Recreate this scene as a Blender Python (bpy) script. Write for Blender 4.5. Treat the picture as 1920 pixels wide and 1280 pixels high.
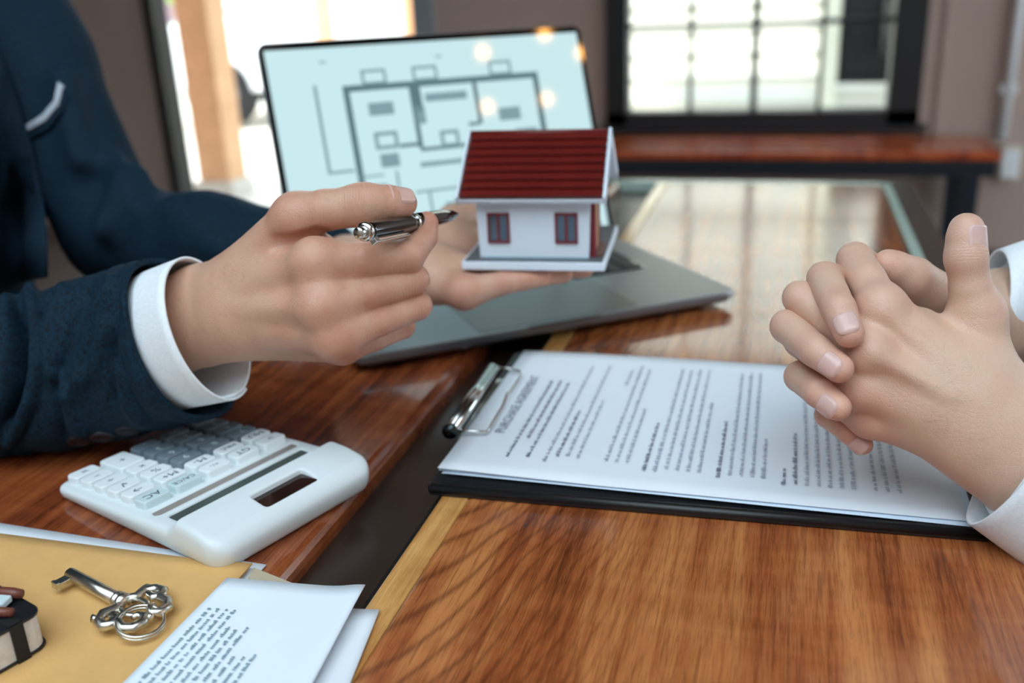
import bpy, math, random
import numpy as np
from mathutils import Vector, Matrix

for _o in list(bpy.data.objects):
    bpy.data.objects.remove(_o, do_unlink=True)
SC = bpy.context.scene
COL = SC.collection
random.seed(7)
T = 0.75                       # height of the table top above the floor

# ------------------------------------------------------------------ camera
F_PX = 1800.0                  # focal length for a 1920 px wide frame
CAM = np.array([0.0, 0.0, T + 0.28])
YAW, PITCH, ROLL = math.radians(16.42), math.radians(20.0), math.radians(-2.5)
_fw = np.array([0, math.cos(PITCH), -math.sin(PITCH)])
_rt = np.array([1.0, 0, 0]); _up = np.cross(_rt, _fw)
_R = math.cos(ROLL) * _rt + math.sin(ROLL) * _up
_U = -math.sin(ROLL) * _rt + math.cos(ROLL) * _up
_M = np.array([[math.cos(YAW), -math.sin(YAW), 0], [math.sin(YAW), math.cos(YAW), 0], [0, 0, 1]])
FW, RT, UP = _M @ _fw, _M @ _R, _M @ _U
cd = bpy.data.cameras.new('camera')
cd.sensor_width = 36.0; cd.lens = F_PX / 1920 * 36.0
cd.clip_start = 0.02; cd.clip_end = 200
cd.dof.use_dof = True; cd.dof.focus_distance = 0.49; cd.dof.aperture_fstop = 5.2
cam = bpy.data.objects.new('camera', cd); COL.objects.link(cam)
cam.matrix_world = Matrix(((RT[0], UP[0], -FW[0], CAM[0]), (RT[1], UP[1], -FW[1], CAM[1]),
                           (RT[2], UP[2], -FW[2], CAM[2]), (0, 0, 0, 1)))
SC.camera = cam

def ray(px, py): return FW + RT * (px - 960) / F_PX - UP * (py - 640) / F_PX
def dep(px, py, d): return CAM + ray(px, py) * d                    # surveyed point at distance d
def pl(px, py, z=0.0):                                              # surveyed point at height z over the table
    r = ray(px, py); return CAM + r * ((T + z - CAM[2]) / r[2])
def aty(px, py, y): r = ray(px, py); return CAM + r * (y / r[1])    # surveyed point in the plane y

# ------------------------------------------------------------------ world, sun, exposure
W = bpy.data.worlds.new('sky'); SC.world = W; W.use_nodes = True
bg = W.node_tree.nodes['Background']
bg.inputs['Color'].default_value = (0.72, 0.885, 1.0, 1); bg.inputs['Strength'].default_value = 1.9
sd = bpy.data.lights.new('sun', 'SUN'); sd.energy = 5.0; sd.angle = 0.02; sd.color = (1.0, 0.93, 0.82)
sun = bpy.data.objects.new('sun', sd); COL.objects.link(sun)
sun.rotation_euler = Vector((1.7, 0.80, -1.0)).to_track_quat('-Z', 'Y').to_euler()
vs = SC.view_settings
vs.view_transform = 'Standard'; vs.look = 'None'; vs.exposure = 1.2; vs.gamma = 1.0; vs.use_curve_mapping = False

# ------------------------------------------------------------------ materials
def lin(c):
    if isinstance(c, str):
        c = [int(c[i:i + 2], 16) / 255 for i in (0, 2, 4)]
        return tuple(x / 12.92 if x <= .04045 else ((x + .055) / 1.055) ** 2.4 for x in c) + (1,)
    return tuple(c) + (1,)
class NT:
    def __init__(s, name):
        s.m = bpy.data.materials.new(name); s.m.use_nodes = True
        s.t = s.m.node_tree; s.b = s.t.nodes['Principled BSDF']; s.o = s.t.nodes['Material Output']
    def n(s, typ, **kw):
        nd = s.t.nodes.new(typ)
        for k, v in kw.items():
            if k.startswith('i_'):
                key = k[2:]; key = int(key) if key.isdigit() else key.replace('_', ' ')
                nd.inputs[key].default_value = v
            else: setattr(nd, k, v)
        return nd
    def l(s, a, b): s.t.links.new(a, b)
    def ramp(s, fac, stops, interp='LINEAR'):
        r = s.n('ShaderNodeValToRGB'); r.color_ramp.interpolation = interp
        el = r.color_ramp.elements
        while len(el) < len(stops): el.new(0.5)
        for e, (p, c) in zip(el, stops): e.position = p; e.color = lin(c)
        s.l(fac, r.inputs['Fac']); return r
    def coord(s, scale=(1, 1, 1), rot=(0, 0, 0), loc=(0, 0, 0), kind='Object'):
        tc = s.n('ShaderNodeTexCoord'); mp = s.n('ShaderNodeMapping')
        mp.inputs['Scale'].default_value = scale; mp.inputs['Rotation'].default_value = rot; mp.inputs['Location'].default_value = loc
        s.l(tc.outputs[kind], mp.inputs['Vector']); return mp.outputs['Vector']
    def noise(s, vec, scale=5, detail=4, rough=.55, dist=0):
        n = s.n('ShaderNodeTexNoise', i_Scale=scale, i_Detail=detail, i_Roughness=rough, i_Distortion=dist)
        s.l(vec, n.inputs['Vector']); return n.outputs['Fac']
    def math(s, op, a, b=None):
        m = s.n('ShaderNodeMath', operation=op)
        for i, v in enumerate((a, b)):
            if v is None: continue
            if isinstance(v, (int, float)): m.inputs[i].default_value = v
            else: s.l(v, m.inputs[i])
        return m.outputs[0]
    def mix(s, fac, a, b, blend='MIX'):
        m = s.n('ShaderNodeMix', data_type='RGBA', blend_type=blend)
        for i, v in ((0, fac), (6, a), (7, b)):
            if isinstance(v, (int, float)): m.inputs[i].default_value = v
            elif isinstance(v, (str, tuple)): m.inputs[i].default_value = lin(v)
            else: s.l(v, m.inputs[i])
        return m.outputs[2]
    def bump(s, h, strength=.3, dist=.001, nxt=None):
        b = s.n('ShaderNodeBump', i_Strength=strength, i_Distance=dist); s.l(h, b.inputs['Height'])
        if nxt is not None: s.l(nxt, b.inputs['Normal'])
        s.l(b.outputs['Normal'], s.b.inputs['Normal']); return b.outputs['Normal']
    def set(s, **kw):
        for k, v in kw.items():
            k = k.replace('_', ' ')
            if k in ('Base Color', 'Emission Color', 'Sheen Tint', 'Specular Tint') and isinstance(v, (str, tuple)): v = lin(v)
            if hasattr(v, 'links') and hasattr(v, 'is_output'): s.l(v, s.b.inputs[k])
            else: s.b.inputs[k].default_value = v
        return s
MATS = {}
def plain(name, color, rough=.5, metal=0.0, var=.06, nscale=40, bump=0.0, bscale=400, **kw):
    """simple procedural material: slight colour mottling and optional fine relief"""
    if name in MATS: return MATS[name]
    a = NT(name); v = a.coord()
    f = a.noise(v, nscale, 3)
    c = lin(color)[:3]
    lo = tuple(max(0, x * (1 - var)) for x in c); hi = tuple(min(1, x * (1 + var)) for x in c)
    r = a.ramp(f, [(.3, lo), (.7, hi)])
    a.set(Base_Color=r.outputs['Color'], Roughness=rough, Metallic=metal, **kw)
    if bump: a.bump(a.noise(v, bscale, 3), bump, .0006)
    MATS[name] = a.m; return a.m
def emit(name, color, strength):
    a = NT(name); v = a.coord(); f = a.noise(v, 3, 2)
    c = lin(color)[:3]
    r = a.ramp(f, [(.3, tuple(x * .97 for x in c)), (.7, c)])
    a.set(Base_Color='101010', Emission_Color=r.outputs['Color'], Emission_Strength=strength, Roughness=.05)
    MATS[name] = a.m; return a.m

def wood(name, dark, mid, light, cx, cy, seed=0.0, rough=.14, cath=.75, streak=1.0):
    """boards with the grain along Y and a cathedral figure around (cx, cy)"""
    a = NT(name); tc = a.n('ShaderNodeTexCoord'); sep = a.n('ShaderNodeSeparateXYZ'); a.l(tc.outputs['Object'], sep.inputs[0])
    warp = a.noise(a.coord((9, 3.2, 1), loc=(seed, seed * 2, 0)), 1.0, 3, .55)
    wz = a.math('MULTIPLY', a.math('SUBTRACT', warp, .5), .05)
    x = a.math('ADD', a.math('SUBTRACT', sep.outputs[0], cx), wz)
    y = a.math('MULTIPLY', a.math('SUBTRACT', sep.outputs[1], cy), .30)
    # parabolic figure: arches that open away from the viewer
    q = a.math('SUBTRACT', a.math('MULTIPLY', a.math('MULTIPLY', x, x), 7.0), a.math('MULTIPLY', y, 1.0))
    ang = a.math('MULTIPLY', q, 620)
    wv = a.math('ADD', a.math('MULTIPLY', a.math('SINE', ang), .5), .5)
    thin = a.math('POWER', wv, 5.0)
    st = a.noise(a.coord((95, 4.0, 30), loc=(seed, seed, seed)), 1.0, 6, .6, .6)
    st2 = a.noise(a.coord((22, 1.1, 8), loc=(seed * 3, 0, 0)), 1.0, 4, .6, .9)
    curl = a.noise(a.coord((14, 55, 10), loc=(0, seed, 0)), 1.0, 3, .5, .5)
    f = a.math('ADD', a.math('MULTIPLY', st, .50 * streak), a.math('MULTIPLY', st2, .62))
    f = a.math('ADD', f, a.math('MULTIPLY', curl, .16))
    f = a.math('SUBTRACT', f, .135)
    r = a.ramp(f, [(.34, dark), (.48, mid), (.64, light)])
    edge = a.math('SUBTRACT', 1.0, a.math('MULTIPLY', a.math('MULTIPLY', x, x), 40.0))
    edge = a.math('MAXIMUM', edge, .12)
    fine = a.noise(a.coord((420, 14, 60)), 1.0, 2, .5)
    c = a.mix(a.math('MULTIPLY', a.math('MULTIPLY', thin, edge), cath), r.outputs['Color'], dark)
    c = a.mix(a.math('MULTIPLY', a.math('GREATER_THAN', fine, .62), .30), c, dark)
    fib = a.noise(a.coord((1500, 60, 90)), 1.0, 2, .5)
    c = a.mix(a.math('MULTIPLY', a.math('GREATER_THAN', fib, .56), .22), c, dark)
    c = a.mix(a.math('MULTIPLY', a.math('LESS_THAN', fib, .42), .16), c, light)
    a.set(Base_Color=c, Roughness=rough, Specular_IOR_Level=.5, Coat_Weight=.35, Coat_Roughness=.06)
    a.bump(fine, .06, .0004)
    MATS[name] = a.m; return a.m

# ------------------------------------------------------------------ mesh building
class MB:
    """collects vertices and faces of one part"""
    def __init__(s): s.v = []; s.f = []; s.sm = []
    def add(s, vs, fs, M=None, smooth=False):
        b = len(s.v)
        for p in vs:
            p = Vector(p); p = (M @ p) if M is not None else p
            s.v.append(tuple(p))
        for f in fs: s.f.append(tuple(b + i for i in f)); s.sm.append(smooth)
        return s
    def box(s, c, d, M=None):
        x, y, z = c; a, b, e = d[0] / 2, d[1] / 2, d[2] / 2
        vs = [(x + i * a, y + j * b, z + k * e) for i in (-1, 1) for j in (-1, 1) for k in (-1, 1)]
        return s.add(vs, [(0, 1, 3, 2), (4, 6, 7, 5), (0, 4, 5, 1), (2, 3, 7, 6), (0, 2, 6, 4), (1, 5, 7, 3)], M)
    def bb(s, x0, x1, y0, y1, z0, z1, M=None):
        return s.box(((x0 + x1) / 2, (y0 + y1) / 2, (z0 + z1) / 2), (x1 - x0, y1 - y0, z1 - z0), M)
    def tube(s, pts, rad, seg=10, M=None, caps=True, closed=False, squash=None):
        pts = [Vector(p) for p in pts]; n = len(pts)
        if not isinstance(rad, (list, tuple)): rad = [rad] * n
        vs = []; fs = []; prev = None
        for i, p in enumerate(pts):
            if closed: t = pts[(i + 1) % n] - pts[i - 1]
            else: t = pts[min(i + 1, n - 1)] - pts[max(i - 1, 0)]
            t = t.normalized() if t.length > 1e-9 else Vector((0, 0, 1))
            if prev is None:
                u = t.orthogonal().normalized()
                if squash: u = (Vector(squash) - t * t.dot(Vector(squash))).normalized()
            else: u = (prev - t * prev.dot(t)); u = u.normalized() if u.length > 1e-9 else t.orthogonal().normalized()
            prev = u; w = t.cross(u)
            for k in range(seg):
                a = 2 * math.pi * k / seg
                vs.append(p + (u * math.cos(a) + w * math.sin(a)) * rad[i])
        m = n if closed else n - 1
        for i in range(m):
            for k in range(seg):
                j = (i + 1) % n
                fs.append((i * seg + k, i * seg + (k + 1) % seg, j * seg + (k + 1) % seg, j * seg + k))
        if caps and not closed:
            fs.append(tuple(range(seg - 1, -1, -1))); fs.append(tuple((n - 1) * seg + k for k in range(seg)))
        return s.add(vs, fs, M, True)
    def lathe(s, prof, seg=24, M=None):
        """profile of (radius, z), revolved about Z"""
        vs = []; fs = []; n = len(prof)
        for r, z in prof:
            for k in range(seg):
                a = 2 * math.pi * k / seg; vs.append((r * math.cos(a), r * math.sin(a), z))
        for i in range(n - 1):
            for k in range(seg):
                fs.append((i * seg + k, i * seg + (k + 1) % seg, (i + 1) * seg + (k + 1) % seg, (i + 1) * seg + k))
        fs.append(tuple(range(seg - 1, -1, -1))); fs.append(tuple((n - 1) * seg + k for k in range(seg)))
        return s.add(vs, fs, M, True)
    def poly(s, pts, z0, z1, M=None):
        """extruded outline in XY"""
        n = len(pts)
        vs = [(x, y, z0) for x, y in pts] + [(x, y, z1) for x, y in pts]
        fs = [tuple(range(n - 1, -1, -1)), tuple(range(n, 2 * n))]
        fs += [(i, (i + 1) % n, n + (i + 1) % n, n + i) for i in range(n)]
        return s.add(vs, fs, M)
    def grid(s, fn, nu, nv, M=None, smooth=True):
        vs = [fn(i / nu, j / nv) for i in range(nu + 1) for j in range(nv + 1)]
        fs = [(i * (nv + 1) + j, (i + 1) * (nv + 1) + j, (i + 1) * (nv + 1) + j + 1, i * (nv + 1) + j + 1)
              for i in range(nu) for j in range(nv)]
        return s.add(vs, fs, M, smooth)
    def mesh(s, name):
        me = bpy.data.meshes.new(name); me.from_pydata(s.v, [], s.f)
        me.polygons.foreach_set('use_smooth', s.sm); me.update(); return me

def link(name, data, mat=None, parent=None, M=None, label=None, cat=None, group=None, kind=None):
    o = bpy.data.objects.new(name, data); COL.objects.link(o)
    if data is not None and mat is not None and not data.materials: data.materials.append(mat)
    if parent is not None: o.parent = parent
    if M is not None: o.matrix_local = M
    for k, v in (('label', label), ('category', cat), ('group', group), ('kind', kind)):
        if v: o[k] = v
    return o
def put(name, mb, mat, parent=None, bevel=0.0, seg=2, M=None, sub=0, solid=0.0, **kw):
    o = link(name, mb.mesh(name), mat, parent, M, **kw)
    if solid:
        m = o.modifiers.new('solid', 'SOLIDIFY'); m.thickness = solid; m.offset = 0
    if bevel:
        m = o.modifiers.new('bevel', 'BEVEL'); m.width = bevel; m.segments = seg; m.limit_method = 'ANGLE'; m.angle_limit = math.radians(40)
    if sub:
        m = o.modifiers.new('sub', 'SUBSURF'); m.levels = sub; m.render_levels = sub
    return o
def empty(name, loc, label, cat, rz=0.0, group=None, M=None):
    o = bpy.data.objects.new(name, None); COL.objects.link(o); o.empty_display_size = .05
    if M is not None: o.matrix_world = M
    else: o.location = loc; o.rotation_euler = (0, 0, rz)
    o['label'] = label; o['category'] = cat
    if group: o['group'] = group
    bpy.context.view_layer.update()
    return o
def text_mesh(body, size, extrude=0.0, align='CENTER'):
    cu = bpy.data.curves.new('lettering', 'FONT'); cu.body = body; cu.size = size; cu.extrude = extrude
    cu.align_x = align; cu.align_y = 'CENTER'; cu.resolution_u = 2
    o = bpy.data.objects.new('lettering', cu); COL.objects.link(o)
    dg = bpy.context.evaluated_depsgraph_get()
    me = bpy.data.meshes.new_from_object(o.evaluated_get(dg))
    bpy.data.objects.remove(o, do_unlink=True); me.materials.clear(); return me
def rrect(w, h, r, n=5):
    """rounded rectangle outline centred on the origin"""
    out = []
    for cx, cy, a0 in ((w / 2 - r, h / 2 - r, 0), (-w / 2 + r, h / 2 - r, 90), (-w / 2 + r, -h / 2 + r, 180), (w / 2 - r, -h / 2 + r, 270)):
        for i in range(n + 1):
            a = math.radians(a0 + 90 * i / n); out.append((cx + r * math.cos(a), cy + r * math.sin(a)))
    return out
def axes(o, x, y, z):
    x, y, z = Vector(x).normalized(), Vector(y).normalized(), Vector(z).normalized()
    return Matrix(((x.x, y.x, z.x, o[0]), (x.y, y.y, z.y, o[1]), (x.z, y.z, z.z, o[2]), (0, 0, 0, 1)))
def RZ(a, loc=(0, 0, 0)): return Matrix.Translation(loc) @ Matrix.Rotation(math.radians(a), 4, 'Z')
# ================================================================== the room
YB = 4.05                       # inner face of the back wall
m_wall = plain('painted_wall', 'b09a8e', .75, var=.05, nscale=3, bump=.15, bscale=180)
m_floor = plain('floor_concrete', '5e5048', .55, var=.15, nscale=4)
m_ceil = plain('dark_timber_ceiling', '4a3a30', .7)
m_black = plain('black_metal_frame', '141417', .55)
m_steel = plain('dark_blue_steel', '232c36', .38, metal=.35)
def structure(name, mb, mat, bevel=0.0, parent=None, **kw):
    o = put(name, mb, mat, parent, bevel, **kw)
    if parent is None: o['kind'] = 'structure'
    return o
WX0, WX1, WZ0 = -0.735, 0.475, T - 0.262            # black framed window
GX0, GX1 = -2.885, -1.47                            # glazed shopfront
b = MB()
b.bb(-5.2, GX0, YB, YB + .16, 0, 2.9); b.bb(GX1, WX0, YB, YB + .16, 0, 2.9); b.bb(WX1, 3.2, YB, YB + .16, 0, 2.9)
b.bb(WX0, WX1, YB, YB + .16, 0, WZ0); b.bb(WX0, WX1, YB, YB + .16, 2.15, 2.9); b.bb(GX0, GX1, YB, YB + .16, 2.45, 2.9)
structure('wall_back', b, m_wall)
structure('floor', MB().bb(-5.2, 3.2, -2.6, YB + .16, -.1, 0), m_floor)
structure('ceiling', MB().bb(-5.2, 3.2, .2, YB + .5, 2.9, 3.0).bb(-5.2, -1.95, -2.6, .2, 2.9, 3.0).bb(1.45, 3.2, -2.6, .2, 2.9, 3.0), m_ceil)     # unseen; opened over the near side to let in directional top light
structure('wall_left', MB().bb(-5.3, -5.2, -2.6, YB, 0, 2.9), m_wall)
structure('wall_right', MB().bb(3.2, 3.3, -2.6, .6, 0, 2.9).bb(3.2, 3.3, .6, YB, 0, .5).bb(3.2, 3.3, .6, YB, 2.6, 2.9), m_wall)  # unseen; added for directional light, with an opening to brighten the back wall
structure('wall_front', MB().bb(-5.3, 3.3, -2.7, -2.6, 0, 2.9), m_wall)  # unseen; added behind the camera to make the light directional
structure('trim_1', MB().bb(WX1 + .06, WX1 + .085, YB - .012, YB, WZ0 - .1, 2.2), m_wall, .003)

m_glass = NT('window_glass')
m_glass.set(Base_Color='ffffff', Roughness=0.0, Transmission_Weight=1.0, IOR=1.02, Specular_IOR_Level=.35)
m_glass = m_glass.m
# window_1: black steel window over the bench
w1 = link('window_1', MB().bb(WX0, WX0 + .085, YB - .03, YB + .1, WZ0, 2.15).bb(WX1 - .115, WX1, YB - .03, YB + .1, WZ0, 2.15)
          .bb(WX0, WX1, YB - .03, YB + .1, WZ0, WZ0 + .052).bb(WX0, WX1, YB - .03, YB + .1, 2.06, 2.15).mesh('window_1'), m_black, kind='structure')
ix0, ix1 = WX0 + .085, WX1 - .115
xs_m = [ix0 + (ix1 - ix0) * k / 4 for k in range(5)]
for k in (1, 2, 3):
    t_ = .026 if k == 2 else .016
    put('mullion', MB().bb(xs_m[k] - t_ / 2, xs_m[k] + t_ / 2, YB + .01, YB + .05, WZ0 + .052, 2.06), m_black, w1)
zs_m = [WZ0 + .052, WZ0 + .50, WZ0 + .92, WZ0 + 1.34, 2.06]
zs_m[1] = aty(1300, 48, YB)[2]
for z in zs_m[1:4]:
    put('glazing_bar', MB().bb(ix0, ix1, YB + .015, YB + .045, z - .010, z + .010), m_black, w1)
for i in range(4):
    for j in range(4):
        put('pane', MB().bb(xs_m[i] + .006, xs_m[i + 1] - .006, YB + .028, YB + .032, zs_m[j] + .004, zs_m[j + 1] - .004), m_glass, w1)
put('sill', MB().bb(WX0 - .03, WX1 + .03, YB - .05, YB + .02, WZ0 - .028, WZ0), m_black, w1, .004)
# window_2: tall shopfront glazing
m_gray = plain('grey_window_frame', '8a8f94', .45)
w2 = link('window_2', MB().bb(GX0, GX0 + .05, YB - .02, YB + .1, 0, 2.45).mesh('window_2'), m_black, kind='structure')
put('window_frame', MB().bb(GX1 - .10, GX1, YB - .02, YB + .1, 0, 2.45), m_gray, w2, .004)
put('window_frame', MB().bb(GX0, GX1, YB - .01, YB + .08, 2.38, 2.45), m_black, w2)
put('window_frame', MB().bb(GX0, GX1, YB - .01, YB + .08, 0, .06), m_black, w2)
put('pane', MB().bb(GX0 + .05, GX1 - .10, YB + .03, YB + .036, .06, 2.38), m_glass, w2)

# ------------------------------------------------------------------ bench under the window
m_bench = wood('bench_wood', '7a2c12', 'b04a22', 'd06a34', 5, 0, 3.0, rough=.16, cath=0)
BX0, BX1 = -1.12, 0.70; BY0, BY1 = 3.60, 4.0; BZ = T - .298
e = empty('wooden_bench', ((BX0 + BX1) / 2, 3.8, 0), 'long orange-brown wooden bench on dark steel legs below the black window', 'bench')
Mi = e.matrix_world.inverted()
for k in range(3):
    y0 = BY0 + k * .134
    put('seat_board', MB().bb(BX0, BX1, y0, y0 + .130, BZ - .03, BZ, M=Mi), m_bench, e, .003)
put('frame_rail', MB().bb(BX0 + .01, BX1 - .01, BY0 + .01, BY0 + .05, BZ - .09, BZ - .031, M=Mi), m_steel, e, .002)
put('frame_rail', MB().bb(BX0 + .01, BX1 - .01, BY1 - .05, BY1 - .01, BZ - .09, BZ - .031, M=Mi), m_steel, e, .002)
for x in (BX0 + .04, BX1 - .11):
    for y in (BY0 + .01, BY1 - .06):
        put('leg', MB().bb(x, x + .055, y, y + .05, 0, BZ - .09, M=Mi), m_steel, e, .002)

# ------------------------------------------------------------------ conduit and socket on the back wall
m_white_pl = plain('white_plastic', 'e8ecee', .35)
p0 = aty(1908, 0, YB - .03); p1 = aty(1884, 262, YB - .03)
cx_ = (p0[0] + p1[0]) / 2
e = empty('wall_conduit', (cx_, YB - .02, p1[2]), 'white vertical cable conduit on the wall right of the bench', 'conduit')
put('pipe', MB().tube([(0, 0, 0), (0, 0, 1.9)], .019, 14), m_white_pl, e)
put('clip', MB().bb(-.028, .028, -.012, .02, .17, .20), m_white_pl, e, .003)
put('clip', MB().bb(-.028, .028, -.012, .02, 1.0, 1.03), m_white_pl, e, .003)
q = aty(1893, 308, YB - .02)
m_cream = plain('cream_plastic', 'cfc4ae', .45)
e = empty('wall_socket', (q[0], YB, q[2] - .06), 'cream wall socket box under the white conduit', 'socket')
put('box', MB().bb(-.035, .035, -.035, 0, 0, .13), m_cream, e, .005)
put('plate', MB().bb(-.030, .030, -.040, -.035, .012, .118), m_white_pl, e, .002)

# ================================================================== outside
m_pave = plain('sunlit_paving', 'd9d4cb', .8, var=.05, nscale=6)
structure('ground_outside', MB().bb(-14, 8, YB + .16, 26, -.12, -.02), m_pave)
m_post = plain('varnished_post', 'd9a87e', .5, var=.12, nscale=9)
m_post2 = plain('varnished_post_dark', 'b8683c', .5, var=.12, nscale=9)
def post(px0, px1, y, w, label, mat, zt=3.2):
    c = aty((px0 + px1) / 2, 40, y)
    e = empty('timber_post', (c[0], y, -.02), label, 'post')
    put('shaft', MB().bb(-w / 2, w / 2, -w / 2, w / 2, .10, zt), mat, e, .008)
    put('footing', MB().bb(-w / 2 - .03, w / 2 + .03, -w / 2 - .03, w / 2 + .03, 0, .10), plain('concrete_footing', 'c8c4bc', .8), e, .01)
post(345, 410, 4.9, .20, 'thick orange timber post just outside the tall glazing', m_post)
post(592, 622, 7.2, .12, 'slim orange timber post outside, left of the green bushes', m_post)
post(648, 664, 9.5, .10, 'thinnest dark timber post outside, against the green bushes', m_post2)
post(760, 788, 6.4, .11, 'slim timber post outside beside the grey window frame', m_post)
# leafy bushes: countless leaves, each bush one thing
def bush(c, r, n, label, mat, sd):
    rnd = random.Random(sd); b = MB()
    for i in range(n):
        u = rnd.uniform(-1, 1); a = rnd.uniform(0, 6.283); rr = r * rnd.uniform(.55, 1.0) ** .5; s_ = math.sqrt(1 - u * u)
        p = Vector((rr * s_ * math.cos(a), rr * s_ * math.sin(a), rr * u * 1.25))
        s = r * rnd.uniform(.10, .17)
        M = Matrix.Translation(p) @ Matrix.Rotation(rnd.uniform(0, 6.28), 4, 'Z') @ Matrix.Rotation(rnd.uniform(-1.2, 1.2), 4, 'X')
        b.add([(-s * .45, 0, 0), (0, -s, 0), (s * .45, 0, 0), (0, s, 0), (0, 0, s * .12)], [(0, 1, 4), (1, 2, 4), (2, 3, 4), (3, 0, 4)], M)
    e = empty('bush', (c[0], c[1], -.02), label, 'bush')
    put('foliage', b, mat, e, M=Matrix.Translation((0, 0, c[2] + .02)), kind='stuff')
    put('stem', MB().tube([(0, 0, 0), (.02, 0, c[2] * .6), (0, .02, c[2] + .02)], [.05, .04, .02], 8), m_post2, e)
m_leaf = plain('sunny_leaves', '86b43c', .6, var=.35, nscale=7)
m_leaf2 = plain('pale_leaves', 'a8c868', .6, var=.3, nscale=7)
bush(aty(712, 30, 10.5), .75, 420, 'sunlit yellow-green bush outside, behind the slim posts', m_leaf, 1)
bush(aty(615, 0, 12.6), .6, 380, 'paler green bush outside, farther left behind the posts', m_leaf2, 2)
bush(aty(285, 10, 10.5), .5, 260, 'small yellow-green bush outside at the edge of the tall glazing', m_leaf, 3)
# far shop row
m_shop = plain('far_wall_grey', 'a9b3b6', .8, var=.12, nscale=.8)
b = MB().bb(-11.5, 2, 16.2, 16.6, -.02, 3.4)
e = empty('street_building', (-5, 16.2, -.02), 'pale grey shopfront building across the sunlit street', 'building')
put('wall', MB().bb(-7.5, 7.5, 0, .4, 0, 3.6), m_shop, e)
def shop_panel(px0, px1, py0, py1, col, nm, y=16.15, th=.06):
    a = aty(px0, py1, y); c = aty(px1, py0, y)
    z0 = max(a[2], .0)
    put(nm, MB().bb(a[0] + 5, c[0] + 5, -.06 - th, -.02, z0 + .02, max(z0 + .3, c[2]) + .02), plain('shop_' + col, col, .6, var=.2, nscale=2), e)
shop_panel(440, 498, -40, 55, '6f7c84', 'shutter')
shop_panel(503, 545, -40, 62, '3f9a5c', 'awning')
shop_panel(548, 592, -40, 60, '7d838c', 'door')
shop_panel(300, 326, -30, 70, '79606a', 'door')
shop_panel(560, 580, -40, 15, 'b06a60', 'sign_board')
# parked white car
m_car = plain('white_car_paint', 'eef1f3', .25)
m_cglass = plain('car_glass', '39485a', .12)
m_tyre = plain('tyre_rubber', '26282b', .8)
def car(loc, rz, label, paint, L=3.9, s=1.0):
    e = empty('parked_car', loc, label, 'car', rz)
    prof = [(-1.95, .32), (-1.95, .72), (-1.72, .88), (-1.05, .95), (-.45, 1.42), (.75, 1.45), (1.45, .98), (1.9, .85), (1.97, .55), (1.95, .32)]
    b = MB(); n = len(prof); vs = []
    for y, k in ((-.80, .97), (-.72, 1.0), (.72, 1.0), (.80, .97)):
        for x, z in prof: vs.append((x * k, y * (1 - .12 * max(0, z - .9)), .32 + (z - .32) * k))
    fs = [tuple(range(n)), tuple(range(4 * n - 1, 3 * n - 1, -1))]
    for r in range(3):
        fs += [(r * n + (i + 1) % n, r * n + i, (r + 1) * n + i, (r + 1) * n + (i + 1) % n) for i in range(n)]
    b.add(vs, fs); put('body', b, paint, e, .03)
    for sy in (-1, 1):
        for pts in ([(-.92, .98), (-.42, 1.34), (.12, 1.36), (.12, .98)], [(.2, .98), (.2, 1.36), (.7, 1.36), (1.2, .98)]):
            b = MB(); b.add([(x, sy * (.775 - .1 * max(0, z - .9)), z) for x, z in pts] + [(x, sy * (.70 - .1 * max(0, z - .9)), z) for x, z in pts],
                            [(0, 1, 2, 3), (7, 6, 5, 4), (0, 4, 5, 1), (1, 5, 6, 2), (2, 6, 7, 3), (3, 7, 4, 0)])
            put('side_window', b, m_cglass, e)
    for x in (-1.2, 1.25):
        for sy in (-1, 1):
            w = put('wheel', MB().tube([(x, sy * .62, .31), (x, sy * .82, .31)], .31, 20), m_tyre, e)
            put('hubcap', MB().tube([(x, sy * .80, .31), (x, sy * .835, .31)], .19, 16), m_gray, w)
    put('headlamp', MB().box((1.9, -.55, .72), (.12, .3, .14)), m_gray, e, .03)
    put('headlamp', MB().box((1.9, .55, .72), (.12, .3, .14)), m_gray, e, .03)
    return e
car((-3.75, 8.6, -.02), .12, 'white car parked outside behind the thick orange post', m_car)
car((-7.2, 14.0, -.02), .05, 'grey car parked across the street behind the white car', plain('grey_car_paint', '8f9aa6', .3))
# neighbouring white clapboard house seen through the black window
YN = 6.6
nx0 = aty(1100, 100, YN)[0]; nxc = aty(1540, 100, YN)[0]; nx1 = aty(1780, 100, YN)[0]
m_clap = plain('white_clapboard', 'd9ddd3', .7, var=.03)
m_dark = plain('interior_shade_and_frame', '0b0d0e', .8)
e = empty('clapboard_house', ((nx0 + nx1) / 2, YN, -.02), 'white clapboard neighbouring house seen through the black window', 'house')
Mi = e.matrix_world.inverted()
put('wall', MB().bb(nx0 - 1.2, nx1 + 1.5, YN + .03, YN + .25, -.02, 3.2, M=Mi), m_clap, e)
h_ = .145; zc = aty(1640, 142, YN)[2]
k = 0; z = .0
while z < 3.1:
    b = MB(); y0 = YN - .004
    b.add([(nx0 - 1.2, YN + .03, z), (nxc, YN + .03, z), (nx0 - 1.2, y0 - .02, z), (nxc, y0 - .02, z), (nx0 - 1.2, YN + .03, z + h_), (nxc, YN + .03, z + h_), (nx0 - 1.2, y0 + .012, z + h_), (nxc, y0 + .012, z + h_)],
          [(0, 1, 3, 2), (2, 3, 7, 6), (6, 7, 5, 4), (0, 2, 6, 4), (1, 5, 7, 3)], Mi)
    put('clapboard', b, m_clap, e); z += h_ + .004
put('corner_board', MB().bb(nxc, nxc + .1, YN - .05, YN + .05, -.02, 3.2, M=Mi), plain('cream_trim', 'd8dcc8', .7), e, .004)
put('window_frame', MB().bb(nxc + .105, nx1 + .4, YN - .03, YN + .03, zc - .04, zc, M=Mi), m_dark, e)
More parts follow.
